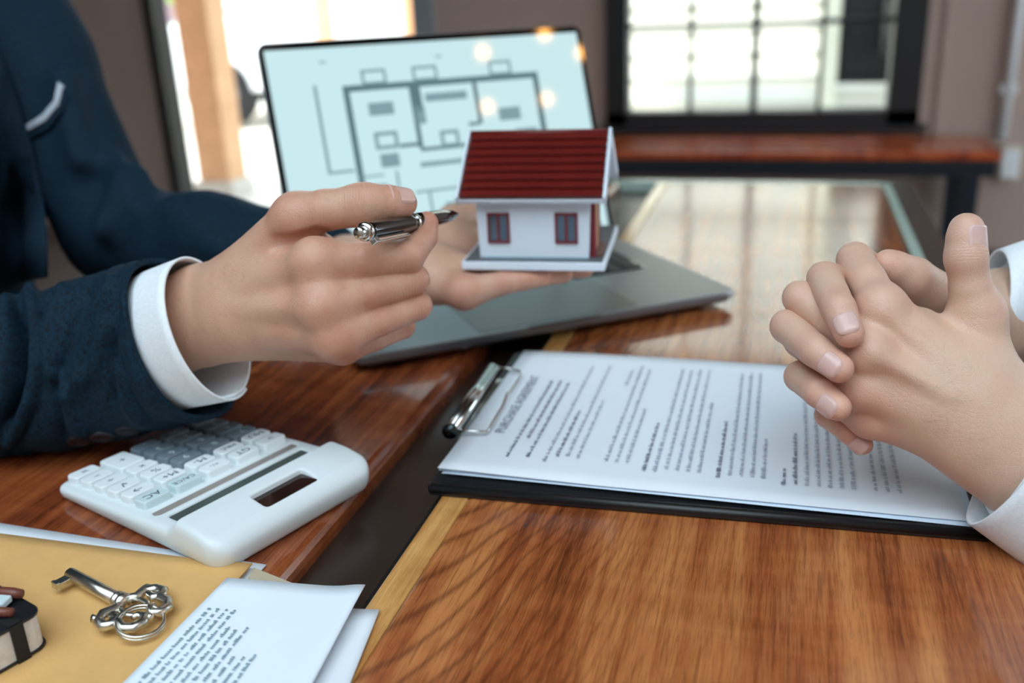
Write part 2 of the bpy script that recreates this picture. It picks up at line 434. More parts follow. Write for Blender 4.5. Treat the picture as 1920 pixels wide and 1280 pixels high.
put('dark_window', MB().bb(nxc + .105, nx1 + .4, YN - .012, YN + .035, zc, zc + 1.4, M=Mi), m_dark, e)  # flat black panel: shade of the open interior put into its colour
put('air_conditioner', MB().bb(nxc + .34, nxc + .86, YN - .2, YN - .02, zc + .12, zc + .46, M=Mi), plain('dark_green_cover', '0a1212', .6), e, .02)
put('window_ledge', MB().bb(nxc + .10, nx1 + .5, YN - .06, YN + .03, zc - .08, zc - .04, M=Mi), m_clap, e)

# ------------------------------------------------------------------ pendant bulbs over the right side of the room (they glint in the laptop screen)
m_bulb = emit('warm_bulb_glass', 'ffb45a', 26.0)
for i, (x, y, z, lb) in enumerate(((1.62, .30, 2.35, 'warm pendant bulb glinting at the top edge of the laptop'), (1.85, .32, 2.35, 'warm pendant bulb glinting at the laptop lid corner'),
                                   (1.505, .103, 2.35, 'warm pendant bulb reflected faintly left on the laptop screen'), (1.985, .065, 2.35, 'warm pendant bulb reflected low on the laptop screen'), (1.80, -.10, 2.35, 'warm pendant bulb reflected lowest left on the laptop screen'))):
    e = empty('pendant_lamp', (x, y, z), lb, 'lamp', group='pendant bulbs over the room')
    put('bulb', MB().lathe([(.002, -.024), (.014, -.019), (.019, -.006), (.017, .006), (.010, .018), (.009, .022)], 16), m_bulb, e)
    put('holder', MB().lathe([(.010, .021), (.012, .024), (.012, .05), (.004, .056)], 14), m_black, e)
    put('cord', MB().tube([(0, 0, .055), (0, 0, 2.9 - z)], .003, 8), m_black, e)
# ================================================================== implicit surfaces (bodies, cloth, moulded plastic)
def surface_nets(g, org, h):
    """smooth closed mesh of the zero set of the field g"""
    ins = g < 0
    nx, ny, nz = g.shape
    cnt = np.zeros((nx - 1, ny - 1, nz - 1), np.int8)
    C8 = [(i, j, k) for i in (0, 1) for j in (0, 1) for k in (0, 1)]
    for i, j, k in C8: cnt += ins[i:nx - 1 + i, j:ny - 1 + j, k:nz - 1 + k]
    act = (cnt > 0) & (cnt < 8)
    cells = np.argwhere(act); n = len(cells)
    idx = np.full(act.shape, -1, np.int64); idx[act] = np.arange(n)
    val = [g[cells[:, 0] + i, cells[:, 1] + j, cells[:, 2] + k] for i, j, k in C8]
    pos = np.zeros((n, 3)); num = np.zeros(n)
    for a in range(8):
        for b_ in range(a + 1, 8):
            da = np.array(C8[b_]) - np.array(C8[a])
            if np.abs(da).sum() != 1: continue
            va, vb = val[a], val[b_]; cr = (va < 0) != (vb < 0)
            t = np.where(cr, va / np.where(cr, va - vb, 1), 0)
            pos += np.where(cr[:, None], np.array(C8[a]) + t[:, None] * da, 0); num += cr
    V = np.array(org) + h * (cells + pos / num[:, None])
    quads = []
    for ax in range(3):
        sl0 = [slice(None)] * 3; sl1 = [slice(None)] * 3
        sl0[ax] = slice(0, -1); sl1[ax] = slice(1, None)
        a, b_ = ins[tuple(sl0)], ins[tuple(sl1)]
        e = np.argwhere(a != b_); o1, o2 = (ax + 1) % 3, (ax + 2) % 3
        ok = (e[:, o1] > 0) & (e[:, o2] > 0) & (e[:, o1] < g.shape[o1] - 1) & (e[:, o2] < g.shape[o2] - 1); e = e[ok]
        sgn = a[e[:, 0], e[:, 1], e[:, 2]]
        def at(d1, d2):
            c = e.copy(); c[:, o1] -= d1; c[:, o2] -= d2; return idx[c[:, 0], c[:, 1], c[:, 2]]
        q = np.stack([at(1, 1), at(0, 1), at(0, 0), at(1, 0)], 1)
        q[~sgn] = q[~sgn][:, ::-1]; quads.append(q)
    return V, np.concatenate(quads)
def relax(V, Q, it=2, lam=.5):
    e = np.concatenate([Q[:, [0, 1]], Q[:, [1, 2]], Q[:, [2, 3]], Q[:, [3, 0]]])
    deg = np.bincount(e.ravel(), minlength=len(V)).astype(float)[:, None]
    for s_ in range(it):
        S = np.stack([np.bincount(e[:, 0], V[e[:, 1], c], len(V)) + np.bincount(e[:, 1], V[e[:, 0], c], len(V)) for c in range(3)], 1)
        V = V + lam * (S / np.maximum(deg, 1) - V)
    return V
def np_mesh(name, V, Q):
    me = bpy.data.meshes.new(name)
    me.vertices.add(len(V)); me.vertices.foreach_set('co', np.asarray(V, np.float32).ravel())
    me.loops.add(Q.size); me.loops.foreach_set('vertex_index', Q.astype(np.int32).ravel())
    me.polygons.add(len(Q)); me.polygons.foreach_set('loop_start', np.arange(0, Q.size, 4, dtype=np.int32))
    me.polygons.foreach_set('use_smooth', np.ones(len(Q), bool)); me.update(calc_edges=True); me.validate(); return me
def smin(a, b_, k):
    hh = np.maximum(k - np.abs(a - b_), 0) / k
    return np.minimum(a, b_) - hh * hh * k * .25
class SDF:
    def __init__(s, lo, hi, h):
        s.lo = np.array(lo, float); s.h = h; s.n = np.ceil((np.array(hi) - s.lo) / h).astype(int) + 1
        s.ax = [s.lo[i] + h * np.arange(s.n[i]) for i in range(3)]
    def new(s, v=.03): return np.full(tuple(s.n), v, np.float32)
    def block(s, lo, hi):
        a = np.clip(np.floor((np.array(lo) - s.lo) / s.h).astype(int), 0, s.n); b_ = np.clip(np.ceil((np.array(hi) - s.lo) / s.h).astype(int) + 1, 0, s.n)
        sl = tuple(slice(a[i], b_[i]) for i in range(3))
        P = np.stack(np.meshgrid(*[s.ax[i][sl[i]] for i in range(3)], indexing='ij'), -1); return sl, P
    @staticmethod
    def cone(P, a, b_, ra, rb, n=None, sq=1.0):
        a = np.array(a, float); b_ = np.array(b_, float); ab = b_ - a; L = max(float(ab @ ab), 1e-12)
        t = np.clip((P - a) @ ab / L, 0, 1)
        v = P - (a + t[..., None] * ab)
        if n is not None:
            n = np.array(n, float); n = n / np.linalg.norm(n); v = v + (v @ n)[..., None] * n * (sq - 1)
        return np.sqrt((v * v).sum(-1)) - (ra + (rb - ra) * t)
    def prim(s, g, a, b_, ra, rb, k=.004, n=None, sq=1.0, mar=.014):
        r = max(ra, rb) + mar
        lo = np.minimum(a, b_) - r; hi = np.maximum(a, b_) + r
        sl, P = s.block(lo, hi)
        if P.size == 0: return
        g[sl] = smin(g[sl], s.cone(P, a, b_, ra, rb, n, sq), k)
    def cut(s, g, a, b_, ra, rb, k=.001):
        r = max(ra, rb) + .006; sl, P = s.block(np.minimum(a, b_) - r, np.maximum(a, b_) + r)
        if P.size == 0: return
        g[sl] = -smin(-g[sl], s.cone(P, a, b_, ra, rb), k)
    def mesh(s, g, it=2): V, Q = surface_nets(g, s.lo, s.h); return relax(V, Q, it), Q

# ================================================================== the table
m_right = wood('right_slab_wood', '4a1f0e', '96502a', 'c07a46', .012, .30, 1.3, cath=.62)
m_left = wood('left_slab_wood_shaded', '3c170b', '7a3a1e', 'a55c32', -.42, .30, 8.1, cath=.25)  # darker than the right slab: its weaker light is put into the tones
m_sap = wood('sapwood', 'a8703a', 'd09a5a', 'e4b878', 3, 0, 4.4, cath=0)
m_panel = plain('dark_brown_panel', '2e211b', .26, var=.12, nscale=30)
m_gap = plain('black_gap_shadow_and_apron', '0c0b0b', .35)
m_gtrim = plain('pale_green_edge_trim', 'a9bdb0', .2, var=.04)
XL, XR, XO = -0.241, -0.187, 0.130
TY0, TY1 = -.15, 1.45
tab = empty('meeting_table', (-.21, .65, 0), 'dark wooden meeting table of two glossy slabs with a sunken dark strip', 'table')
Mi = tab.matrix_world.inverted()
put('left_slab', MB().bb(-.565, XL, TY0, TY1, T - .028, T, M=Mi), m_left, tab, .009, 4)
put('right_slab', MB().bb(XR + .017, XO, TY0, TY1, T - .028, T, M=Mi), m_right, tab, .0012)
put('sapwood_strip', MB().bb(XR, XR + .0168, TY0, TY1, T - .028, T, M=Mi), m_sap, tab, .0012)
put('sunken_panel', MB().bb(XL - .012, XR - .0045, TY0, TY1, T - .030, T - .0135, M=Mi), m_panel, tab)
put('gap_shadow_strip', MB().bb(XR - .0042, XR - .0002, TY0, TY1, T - .030, T - .004, M=Mi), m_gap, tab)  # black strip stands in for the shadow at the slab edge
put('edge_trim', MB().bb(XO + .003, XO + .014, TY0, TY1 + .014, T - .020, T + .001, M=Mi), m_gtrim, tab, .001)
put('edge_trim', MB().bb(-.58, XO + .014, TY1 + .003, TY1 + .014, T - .020, T + .001, M=Mi), m_gtrim, tab, .001)
put('border_panel', MB().bb(XO + .0145, .178, TY0, 1.51, T - .03, T - .006, M=Mi), m_panel, tab, .002)
put('border_panel', MB().bb(-.61, XO + .0144, TY1 + .0145, 1.51, T - .03, T - .006, M=Mi), m_panel, tab, .002)
put('border_panel', MB().bb(-.61, -.5655, TY0, TY1 + .0144, T - .03, T - .006, M=Mi), m_panel, tab, .002)
put('apron', MB().bb(-.57, .14, TY0 + .05, 1.46, T - .10, T - .0305, M=Mi), m_gap, tab)
for x in (-.55, .07):
    for y in (TY0 + .08, 1.36):
        put('leg', MB().bb(x, x + .06, y, y + .06, 0, T - .10, M=Mi), m_steel, tab, .003)

# ================================================================== clipboard with the agreement
m_leather = plain('black_leatherette', '0d0e10', .38, bump=.25, bscale=900)
m_chrome = plain('chrome', 'd9dbd8', .16, metal=1.0, var=.03)
m_paper = plain('white_paper', 'dfe4ea', .75, var=.015, nscale=20)
m_paperb = plain('bluish_paper', 'd3e2f2', .75, var=.015, nscale=20)
m_ink = plain('grey_ink', 'a0a7b6', .8)
m_inkb = plain('dark_ink', '6b7080', .8)
cb = empty('clipboard_folder', (-.195, .478, T), 'black padded clipboard folder with chrome clip holding the agreement', 'clipboard', math.radians(2.0))
put('cover', MB().poly([(x + .155, y + .1085) for x, y in rrect(.314, .231, .006)], .0002, .0052), m_leather, cb, .0018, 3)
put('piping', MB().tube([(.001, -.004, .0034), (.309, -.004, .0034)], .0034, 10), m_leather, cb)
ci = cb.matrix_world.inverted()
def cw(p): return tuple(ci @ Vector(p))
clip = put('clip', MB().tube([cw(pl(846, 803, .013)), cw(pl(923, 690, .013))], .0042, 14).tube([cw(pl(853, 803, .0145)), cw(pl(930, 691, .0145))], .0030, 10)
           .bb(*[0, .012], *[.055, .160], .0052, .0075), m_chrome, cb)
put('wire_loop', MB().tube([cw(pl(857, 806, .0135)), cw(pl(885, 808, .0125)), cw(pl(911, 810, .0118)), cw(pl(917, 803, .0118)), cw(pl(930, 781, .0118)), cw(pl(943, 760, .0118)),
                            cw(pl(947, 749, .013)), cw(pl(951, 737, .013)), cw(pl(957, 733, .0118)), cw(pl(968, 716, .0118)), cw(pl(977, 703, .0118)), cw(pl(975, 696, .012)), cw(pl(955, 691, .0128)), cw(pl(934, 689, .0135))],
                           .00105, 8), m_chrome, clip)
put('spring_end', MB().tube([cw(pl(845, 806, .013)), cw(pl(843, 810, .013))], .0052, 14), plain('dark_steel', '3c4446', .25, metal=1.0), clip)
def sheet(ox, oy, z, rz, mat, label, group=None, lift=0.0, w=.297, d=.210, name='paper_sheet'):
    b = MB()
    def fn(u, v):
        e_ = max(0, 1 - u * 3) * max(0, 1 - v * 3)
        return (u * w, v * d, lift * e_ + .0006 * math.sin(u * 5 + oy * 90) * (.3 + v) + .0012 * max(0, 1 - v * 8) * 0)
    b.grid(fn, 24, 16)
    o = put(name, b, mat, None, solid=.00018, label=label, cat='paper', group=group)
    o.location = (ox, oy, T + z); o.rotation_euler = (0, 0, math.radians(rz)); return o
sheet(-.1925, .4890, .0060, .9, m_paperb, 'lowest bluish-white sheet in the stack clipped under the printed agreement', 'sheets clipped under the agreement')
sheet(-.1905, .4885, .0066, -.5, m_paperb, 'middle bluish-white sheet in the stack clipped under the printed agreement', 'sheets clipped under the agreement')
sheet(-.1945, .4895, .0072, .5, m_paperb, 'bluish-white sheet lying directly beneath the printed agreement page', 'sheets clipped under the agreement', .0006)
ag = sheet(-.1945, .4880, .0080, .2, m_paper, 'printed purchase agreement page on top under the chrome clip', None, .0020)
# print on the agreement: reads from the near side to the far side
me = text_mesh('PURCHASE AGREEMENT', .0088)
t_ = link('title', me, m_inkb, ag)
xs_ = [v.co.x for v in me.vertices]; k_ = .099 / (max(xs_) - min(xs_))
t_.matrix_local = Matrix.Translation((.0232, .106, .0014)) @ Matrix.Rotation(math.pi / 2, 4, 'Z') @ Matrix.Diagonal((k_, k_ * 1.05, 1, 1))
def words(y0, y1, x, th, rnd, bm, z=.0013, bold=False):
    y = y0
    while y < y1:
        L = rnd.uniform(.0022, .0085)
        L = min(L, y1 - y)
        if L < .0012: break
        n = max(1, int(L / .0012)); 
        for i in range(n):                                   # letters of a word as fine strokes
            a = y + L * i / n; h = th * rnd.choice((.62, .62, .8, 1.0))
            wd = (L / n) * rnd.uniform(.55, .85)
            bm.add([(x, a, z), (x - h, a, z), (x - h, a + wd, z), (x, a + wd, z)], [(0, 3, 2, 1)])
        y += L + rnd.uniform(.0012, .0018)
rnd = random.Random(5); b = MB(); b2 = MB()
x = .038
layout = [(.024, .150, 1), (.052, .150, 1), (.026, .150, 1), (0, 0, 0), (.022, .182, 0), (.030, .100, 1), (.032, .185, 0), (.030, .120, 0), (0, 0, 0), (.150, .18, 0), (.030, .190, 0), (.030, .185, 0), (.030, .110, 0), (0, 0, 0),
          (.022, .09, 1), (.022, .188, 0), (.026, .188, 0), (.026, .188, 0), (.026, .188, 0), (.026, .13, 0), (0, 0, 0), (.022, .10, 1), (.026, .185, 0), (.026, .19, 0), (.026, .19, 0), (.026, .08, 0), (0, 0, 0),
          (.02, .04, 1), (.022, .09, 1), (.022, .19, 0), (.022, .19, 0), (.022, .19, 0), (.022, .19, 0), (.022, .15, 0), (0, 0, 0), (.022, .19, 0), (.022, .19, 0), (.022, .11, 0)]
for y0, y1, bold in layout:
    if y1: words(y0, y1, x, .0026, rnd, b2 if bold else b)
    x += .0064 if y1 else .0050
put('body_text', b, m_ink, ag, kind='stuff'); put('bold_text', b2, m_inkb, ag, kind='stuff')

# ================================================================== laptop
LA = math.radians(38.0)
LEX = Vector((math.cos(LA), math.sin(LA), 0)); LEY = Vector((-math.sin(LA), math.cos(LA), 0))
LO = Vector((-.036, .860, T)) - LEX * .349
lap = empty('laptop', LO, 'open grey laptop showing a house floor plan on its bright screen', 'laptop', LA)
m_alu = plain('space_grey_aluminium', '85878a', .36, metal=.85, var=.02)
m_alud = plain('dark_trackpad', '6c6a69', .34, metal=.8, var=.02)
m_keys = plain('black_laptop_keys', '17181a', .5)
m_bez = plain('glossy_black_bezel', '08090a', .05)
b = MB(); ol = rrect(.358, .236, .012); cx, cy = .170, .118
lay = [(.90, .0045), (.975, .0062), (1.0, .0095), (1.0, .0145), (.996, .0160)]
vs = []
for k_, z in lay: vs += [(cx + x * k_ if k_ > .95 else cx + x * k_, cy + y * k_, z) for x, y in ol]
n = len(ol); fs = [tuple(range(n - 1, -1, -1)), tuple(range(4 * n, 5 * n))]
for r in range(4): fs += [(r * n + i, r * n + (i + 1) % n, (r + 1) * n + (i + 1) % n, (r + 1) * n + i) for i in range(n)]
b.add(vs, fs); base = put('base', b, m_alu, lap)
for x, y in ((.03, .03), (.32, .03), (.03, .21), (.32, .21)):
    put('rubber_foot', MB().lathe([(.009, 0), (.008, .0048)], 16, Matrix.Translation((x, y, 0))), m_keys, lap)
put('trackpad', MB().poly([(x + .1745, y + .055) for x, y in rrect(.150, .096, .004)], .0160, .0163), m_alud, base, .0003)
put('finger_notch', MB().bb(.140, .209, -.0004, .004, .0140, .0164), m_alud, base, .001)
well = put('keyboard_well', MB().poly([(x + .1745, y + .163) for x, y in rrect(.286, .108, .004)], .0158, .0162), m_bez, base)
key_me = MB().poly(rrect(.0160, .0150, .002, 2), 0, .0012).mesh('keycap'); key_me.materials.append(m_keys)
for r in range(6):
    for c in range(14):
        if r == 0 and 4 <= c <= 8:
            if c == 6:
                put('space_bar', MB().poly([(x + .1745, y + .118) for x, y in rrect(.094, .015, .002, 2)], .0162, .0174), m_keys, well)
            continue
        link('keycap', key_me, m_keys, well, Matrix.Translation((.0445 + c * .0200 + (.0), .118 + r * .0180, .0162)))
# screen: local x along hinge, y up the lid
Ms = Matrix.Translation((0, .236, .0155)) @ Matrix.Rotation(math.radians(70), 4, 'X')
lid = put('lid', MB().poly([(x + .170, y + .1205) for x, y in rrect(.358, .241, .010)], -.0055, -.0006, M=Ms), m_alu, lap)
put('bezel', MB().poly([(x + .170, y + .1205) for x, y in rrect(.356, .239, .009)], -.0006, .0, M=Ms), m_bez, lid)
m_screen = emit('lit_screen', 'cdeef3', .42)
put('screen', MB().bb(-.0025, .3425, .011, .2330, .0, .0002, M=Ms), m_screen, lid)
put('hinge', MB().tube([(.045, .236, .0145), (.304, .236, .0145)], .0048, 12), m_keys, lap)
# floor plan drawn on the screen (measured as fractions of the screen)
m_line = emit('screen_line_grey', '8fb4bb', .34); m_lined = emit('screen_line_dark', '6f9198', .31)
SX0, SX1, SY0, SY1 = .0075, .3415, .011, .2245
def sp(u, v): return (SX0 + (SX1 - SX0) * u, SY0 + (SY1 - SY0) * v)
def bar(bm, u0, v0, u1, v1, z=.0004):
    a, c = sp(min(u0, u1), min(v0, v1)), sp(max(u0, u1), max(v0, v1))
    bm.add([(a[0], a[1], z), (c[0], a[1], z), (c[0], c[1], z), (a[0], c[1], z)], [(0, 1, 2, 3)], Ms)
def frame(bm, u0, v0, u1, v1, t):
    tv = t * 1.56
    bar(bm, u0, v0, u1, v0 + tv); bar(bm, u0, v1 - tv, u1, v1); bar(bm, u0, v0, u0 + t, v1); bar(bm, u1 - t, v0, u1, v1)
walls = MB(); thin = MB(); furn = MB()
frame(walls, .186, .02, .838, .850, .020)
for u0, u1 in ((.250, .329), (.414, .496), (.671, .749)): frame(thin, u0, .846, u1, .920, .009); bar(walls, u0 - .004, .822, u1 + .004, .85)
bar(walls, .394, .52, .410, .836); bar(walls, .394, .70, .430, .83); bar(walls, .606, .61, .620, .835); bar(furn, .442, .742, .582, .782); bar(walls, .572, .605, .606, .622)
bar(walls, .335, .530, .394, .548); bar(walls, .400, .502, .560, .520)
frame(thin, .470, .509, .533, .594, .012); frame(thin, .258, .530, .333, .615, .012); frame(thin, .726, .487, .804, .567, .012)
bar(furn, .256, .696, .336, .758); bar(furn, .680, .616, .755, .680); bar(furn, .266, .442, .326, .507); bar(furn, .401, .636, .434, .725)
bar(furn, .217, .335, .274, .364); bar(furn, .390, .425, .545, .448); bar(thin, .655, .40, .70, .44)
bar(thin, .098, .447, .108, .863); bar(thin, .098, .437, .180, .450); bar(thin, .187, .403, .270, .412); bar(thin, .306, .338, .314, .421); bar(thin, .36, .30, .62, .312)
bar(thin, .128, .966, .150, .974); bar(thin, .498, .958, .520, .966); bar(thin, .40, .14, .408, .30); bar(furn, .45, .18, .55, .24)
for nm_, bm_, mt_ in (('plan_wall', walls, m_lined), ('plan_opening', thin, m_line), ('plan_furniture', furn, m_line)):
    for f_ in bm_.f: put(nm_, MB().add([bm_.v[i] for i in f_], [(0, 1, 2, 3)]), mt_, lid)

# ================================================================== model house
HO = dep(998, 507, .72)
hs = empty('model_house', HO, 'small model house with red tiled roof and white walls held on the palm', 'model house', math.radians(5))
m_hw = plain('white_model_wall', 'dfe7f0', .5, var=.02)
m_red = plain('dark_red_tiles', '6a1b14', .38, var=.12, nscale=60)
m_redf = plain('dark_red_frame', '7a1c28', .45)
m_tan = plain('tan_door', 'b58a6a', .55, var=.15, nscale=80)
m_hbase = plain('dark_grey_base_top', '57585c', .5)
m_pane = plain('dark_model_glass', '4a5a68', .06)
put('base', MB().bb(-.0543, .0543, 0, .120, 0, .0062), m_hw, hs, .0006)
put('base_top', MB().bb(-.0525, .0525, .0016, .1185, .0062, .0066), m_hbase, hs)
def wl(x, z):   # walls lean out very slightly upwards
    return x * (1 + .9 * (z - .006))
zw0, zw1 = .0066, .0540
b = MB(); y0, y1 = .011, .092; yr = .0515; zr = .092
pts = []
for y in (y0, y1):
    pts += [(wl(-.041, zw0), y, zw0), (wl(.041, zw0), y, zw0), (wl(.041, zw1), y, zw1), (wl(-.041, zw1), y, zw1)]
pts += [(wl(-.041, zr) * .985, yr, zr - .003), (wl(.041, zr) * .985, yr, zr - .003)]
b.add(pts, [(0, 1, 2, 3), (5, 4, 7, 6), (1, 5, 6, 9, 2), (4, 0, 3, 8, 7), (0, 4, 5, 1), (3, 2, 9, 8), (7, 8, 9, 6)])
put('walls', b, m_hw, hs, .0003)
for sx in (-1, 1):
    b = MB(); b.add([(wl(sx * .0415, z) - (.0022 if sx > 0 else -.0) , y, z) for z in (zw0, zw1) for y in (y0 - .0008, y0 + .002)] +
                    [(wl(sx * .0415, z) + (.0 if sx > 0 else .0022), y, z) for z in (zw0, zw1) for y in (y0 - .0008, y0 + .002)],
                    [(0, 1, 3, 2), (4, 6, 7, 5), (0, 4, 5, 1), (2, 3, 7, 6), (0, 2, 6, 4), (1, 5, 7, 3)])
    put('corner_post', b, m_hw, hs)
put('plinth', MB().bb(-.0415, .0415, y0 - .0008, y0, zw0, zw0 + .0012), plain('blue_grey_plinth', '8fb0bd', .5), hs)
for xc in (-.0265, .0250):
    z0, z1 = .0185, .0415; w = .0085
    wf = put('window', MB().bb(xc - w, xc + w, y0 - .0016, y0, z1 - .0017, z1).bb(xc - w, xc + w, y0 - .0016, y0, z0, z0 + .0015).bb(xc - w, xc - w + .0016, y0 - .0016, y0, z0, z1)
             .bb(xc + w - .0016, xc + w, y0 - .0016, y0, z0, z1).bb(xc - .0008, xc + .0008, y0 - .0014, y0, z0, z1), m_redf, hs)
    for s_ in (-1, 1):
        put('pane', MB().bb(min(xc, xc + s_ * w), max(xc, xc + s_ * w), y0 - .0005, y0 - .0001, z0, z1), m_pane, wf)
xr_ = .0432
dr = put('door', MB().bb(xr_ - .0005, xr_ + .0022, .020, .046, zw0, .0505), m_tan, hs, .0004)
put('door_frame', MB().bb(xr_ - .001, xr_ + .003, .0155, .020, zw0, .053).bb(xr_ - .001, xr_ + .003, .046, .0505, zw0, .053).bb(xr_ - .001, xr_ + .003, .0155, .0505, .0505, .053), m_redf, dr)
put('knob', MB().tube([(xr_ + .002, .042, .027), (xr_ + .005, .042, .027)], .0012, 8), m_chrome, dr)
put('doorstep', MB().bb(xr_, xr_ + .008, .016, .050, .0066, .0095), plain('brown_step', '6b4a40', .6), hs, .0005)
# roof: white slabs, tile courses with rounded tiles, ridge
EX0, EX1 = -.0530, .0530; ze = .0545; zt = .0940
for sgn, ye in ((1, .0), (-1, .103)):
    dy, dz = yr - ye, zt - ze; L = math.hypot(dy, dz)
    ux = Vector((1, 0, 0)); uy = Vector((0, dy / L, dz / L)); uz = ux.cross(uy)
    if uz.z < 0: uz = -uz
    Mr = axes((0, ye, ze), ux, uy, uz)
    put('roof_slab', MB().bb(EX0 - .0012, EX1 + .0012, -.0016, L, -.0042, -.0006, M=Mr), m_hw, hs, .0004)
    nr = 8; hh = L / nr
    def tfn(u, v):
        x = EX0 + (EX1 - EX0) * u; y = v * (hh + .0012)
        return (x, y - .0004, .0026 * (1 - v) + .0002 + .0011 * abs(math.sin(u * math.pi * 46)) ** .7)
    bt = MB().grid(tfn, 46 * 4, 2)
    bt.add([(EX0, -.0004, 0), (EX1, -.0004, 0), (EX1, -.0004, .0028), (EX0, -.0004, .0028)], [(0, 1, 2, 3)])
    me = bt.mesh('tile_course'); me.materials.append(m_red)
    for r in range(nr): link('tile_course', me, m_red, hs, Mr @ Matrix.Translation((0, r * hh, 0)))
for sgn, ye in ((1, .0), (-1, .103)):
    dy, dz = yr - ye, zt - ze; L = math.hypot(dy, dz); uy = Vector((0, dy / L, dz / L)); uz = Vector((1, 0, 0)).cross(uy); uz = -uz if uz.z < 0 else uz
    Mr = axes((0, ye, ze), (1, 0, 0), uy, uz)
    for xb in (EX0 - .0026, EX1 + .0006): put('bargeboard', MB().bb(xb, xb + .0020, -.0022, L + .002, -.0050, .0034, M=Mr), m_hw, hs, .0003)
put('ridge_cap', MB().tube([(EX0, yr, zt + .0008), (EX1, yr, zt + .0008)], .0022, 12), m_red, hs)
# ================================================================== calculator
CU = math.radians(-20.6)
CO = Vector((-.4228, .4226, T))
calc = empty('desk_calculator', CO, 'white desk calculator with grey number keys lying upside down to the viewer', 'calculator', CU)
CL, CW = .163, .118
m_cw = plain('white_calculator_plastic', 'd9e0e1', .38, var=.015, nscale=15)
m_kw = plain('white_key_plastic', 'e3e9ea', .45, var=.015)
m_kg = plain('grey_key_plastic', '75828b', .45, var=.02)
m_kb = plain('pale_blue_key_plastic', 'c9dadd', .35, var=.015)
m_leg = plain('legend_ink', '39444f', .6); m_legw = plain('legend_white', 'cfd8dc', .6)
S = SDF((-.004, -.004, -.003), (CL + .004, CW + .004, .046), .00085)
sl, P = S.block(S.lo, S.lo + S.h * S.n)
u, v, z = P[..., 0], P[..., 1], P[..., 2]
qx = np.abs(u - CL / 2) - (CL / 2 - .012); qy = np.abs(v - CW / 2) - (CW / 2 - .012)
o2 = np.hypot(np.maximum(qx, 0), np.maximum(qy, 0)) + np.minimum(np.maximum(qx, qy), 0) - .012
zz = np.clip(z, 0, .04)
o2 = o2 + .0035 * np.clip(1 - zz / .012, 0, 1) ** 2 + .0012 * np.clip((zz - .014) / .02, 0, 1)
ku = np.array([0, .008, .050, .100, .1195, .1230, .1280, .1400, .1540, .1590, .163, .170])
kz = np.array([.0080, .0095, .0125, .0158, .0166, .0184, .0236, .0230, .0202, .0180, .0155, .014])
top = np.interp(u, ku, kz)
edge = np.clip(-o2 / .010, 0, 1)
g = -smin(-(o2), -((z - top) * .92), .005)
g = -smin(-g, (z - 0.0), .004)
# tilt: display end stands on feet, so hollow the underside a little
def carve(u0, u1, v0, v1, zlow, r=.003):
    global g
    cu_, cv_ = (u0 + u1) / 2, (v0 + v1) / 2
    ax_ = np.abs(u - cu_) - ((u1 - u0) / 2 - r); ay_ = np.abs(v - cv_) - ((v1 - v0) / 2 - r)
    d = np.hypot(np.maximum(ax_, 0), np.maximum(ay_, 0)) + np.minimum(np.maximum(ax_, ay_), 0) - r
    d = np.maximum(d, zlow - z); g = -smin(-g, d, .0012)
carve(.0955, .1020, .007, CW - .007, .0142, .0030)       # taupe strip
carve(.1070, .1195, .010, CW - .010, .0138, .003)       # display slot
carve(.1390, .1535, .042, .080, .0185, .0022)           # solar cell
V, Q = S.mesh(g.astype(np.float32), 3)
link('body', np_mesh('body', V, Q), m_cw, calc)
put('grey_strip', MB().bb(.0958, .1017, .0075, CW - .0075, .0125, .0150), plain('taupe_strip', '8f8680', .5), calc)
put('display', MB().bb(.1073, .1192, .0103, CW - .0103, .0120, .0150), plain('display_glass', '4d5552', .12), calc, .0004)
put('solar_cell', MB().bb(.1393, .1532, .0423, .0797, .0165, .0198), plain('solar_cell', '2b1712', .1, var=.35, nscale=60), calc)
for y in (.02, CW - .02):
    put('rubber_foot', MB().lathe([(.005, 0), (.005, .004)], 14, Matrix.Translation((.148, y, 0))), m_kg, calc)
rows = [.0850, .0707, .0564, .0421, .0278, .0135]
cols = [.1025, .081, .0595, .0380, .0165]
legends = [['>', 'MU', '7', '4', '1', '0'], ['GT', 'MRC', '8', '5', '2', '00'], ['+/-', 'M-', '9', '6', '3', '.'], ['CA/CE', 'M+', '%', '\u00d7', '+', None], ['AC', '\u2192', '\u221a', '\u00f7', '\u2212', '=']]
def deckz(x): return float(np.interp(x, ku, kz))
slope = math.atan2(kz[3] - kz[1], ku[3] - ku[1])
kme = {}
def keymesh(w, d, nm):
    if (w, d, nm) in kme: return kme[(w, d, nm)]
    b = MB(); ol = rrect(w, d, .0024, 4); n = len(ol); vs = []
    for k_, zc_ in ((1.0, -.001), (1.0, .0036), (.975, .0046), (.92, .0050)): vs += [(x * k_, y * k_, zc_) for x, y in ol]
    fs = [tuple(range(3 * n, 4 * n))]
    for r in range(3): fs += [(r * n + i, r * n + (i + 1) % n, (r + 1) * n + (i + 1) % n, (r + 1) * n + i) for i in range(n)]
    b.add(vs, fs); me = b.mesh('key'); kme[(w, d, nm)] = me; return me
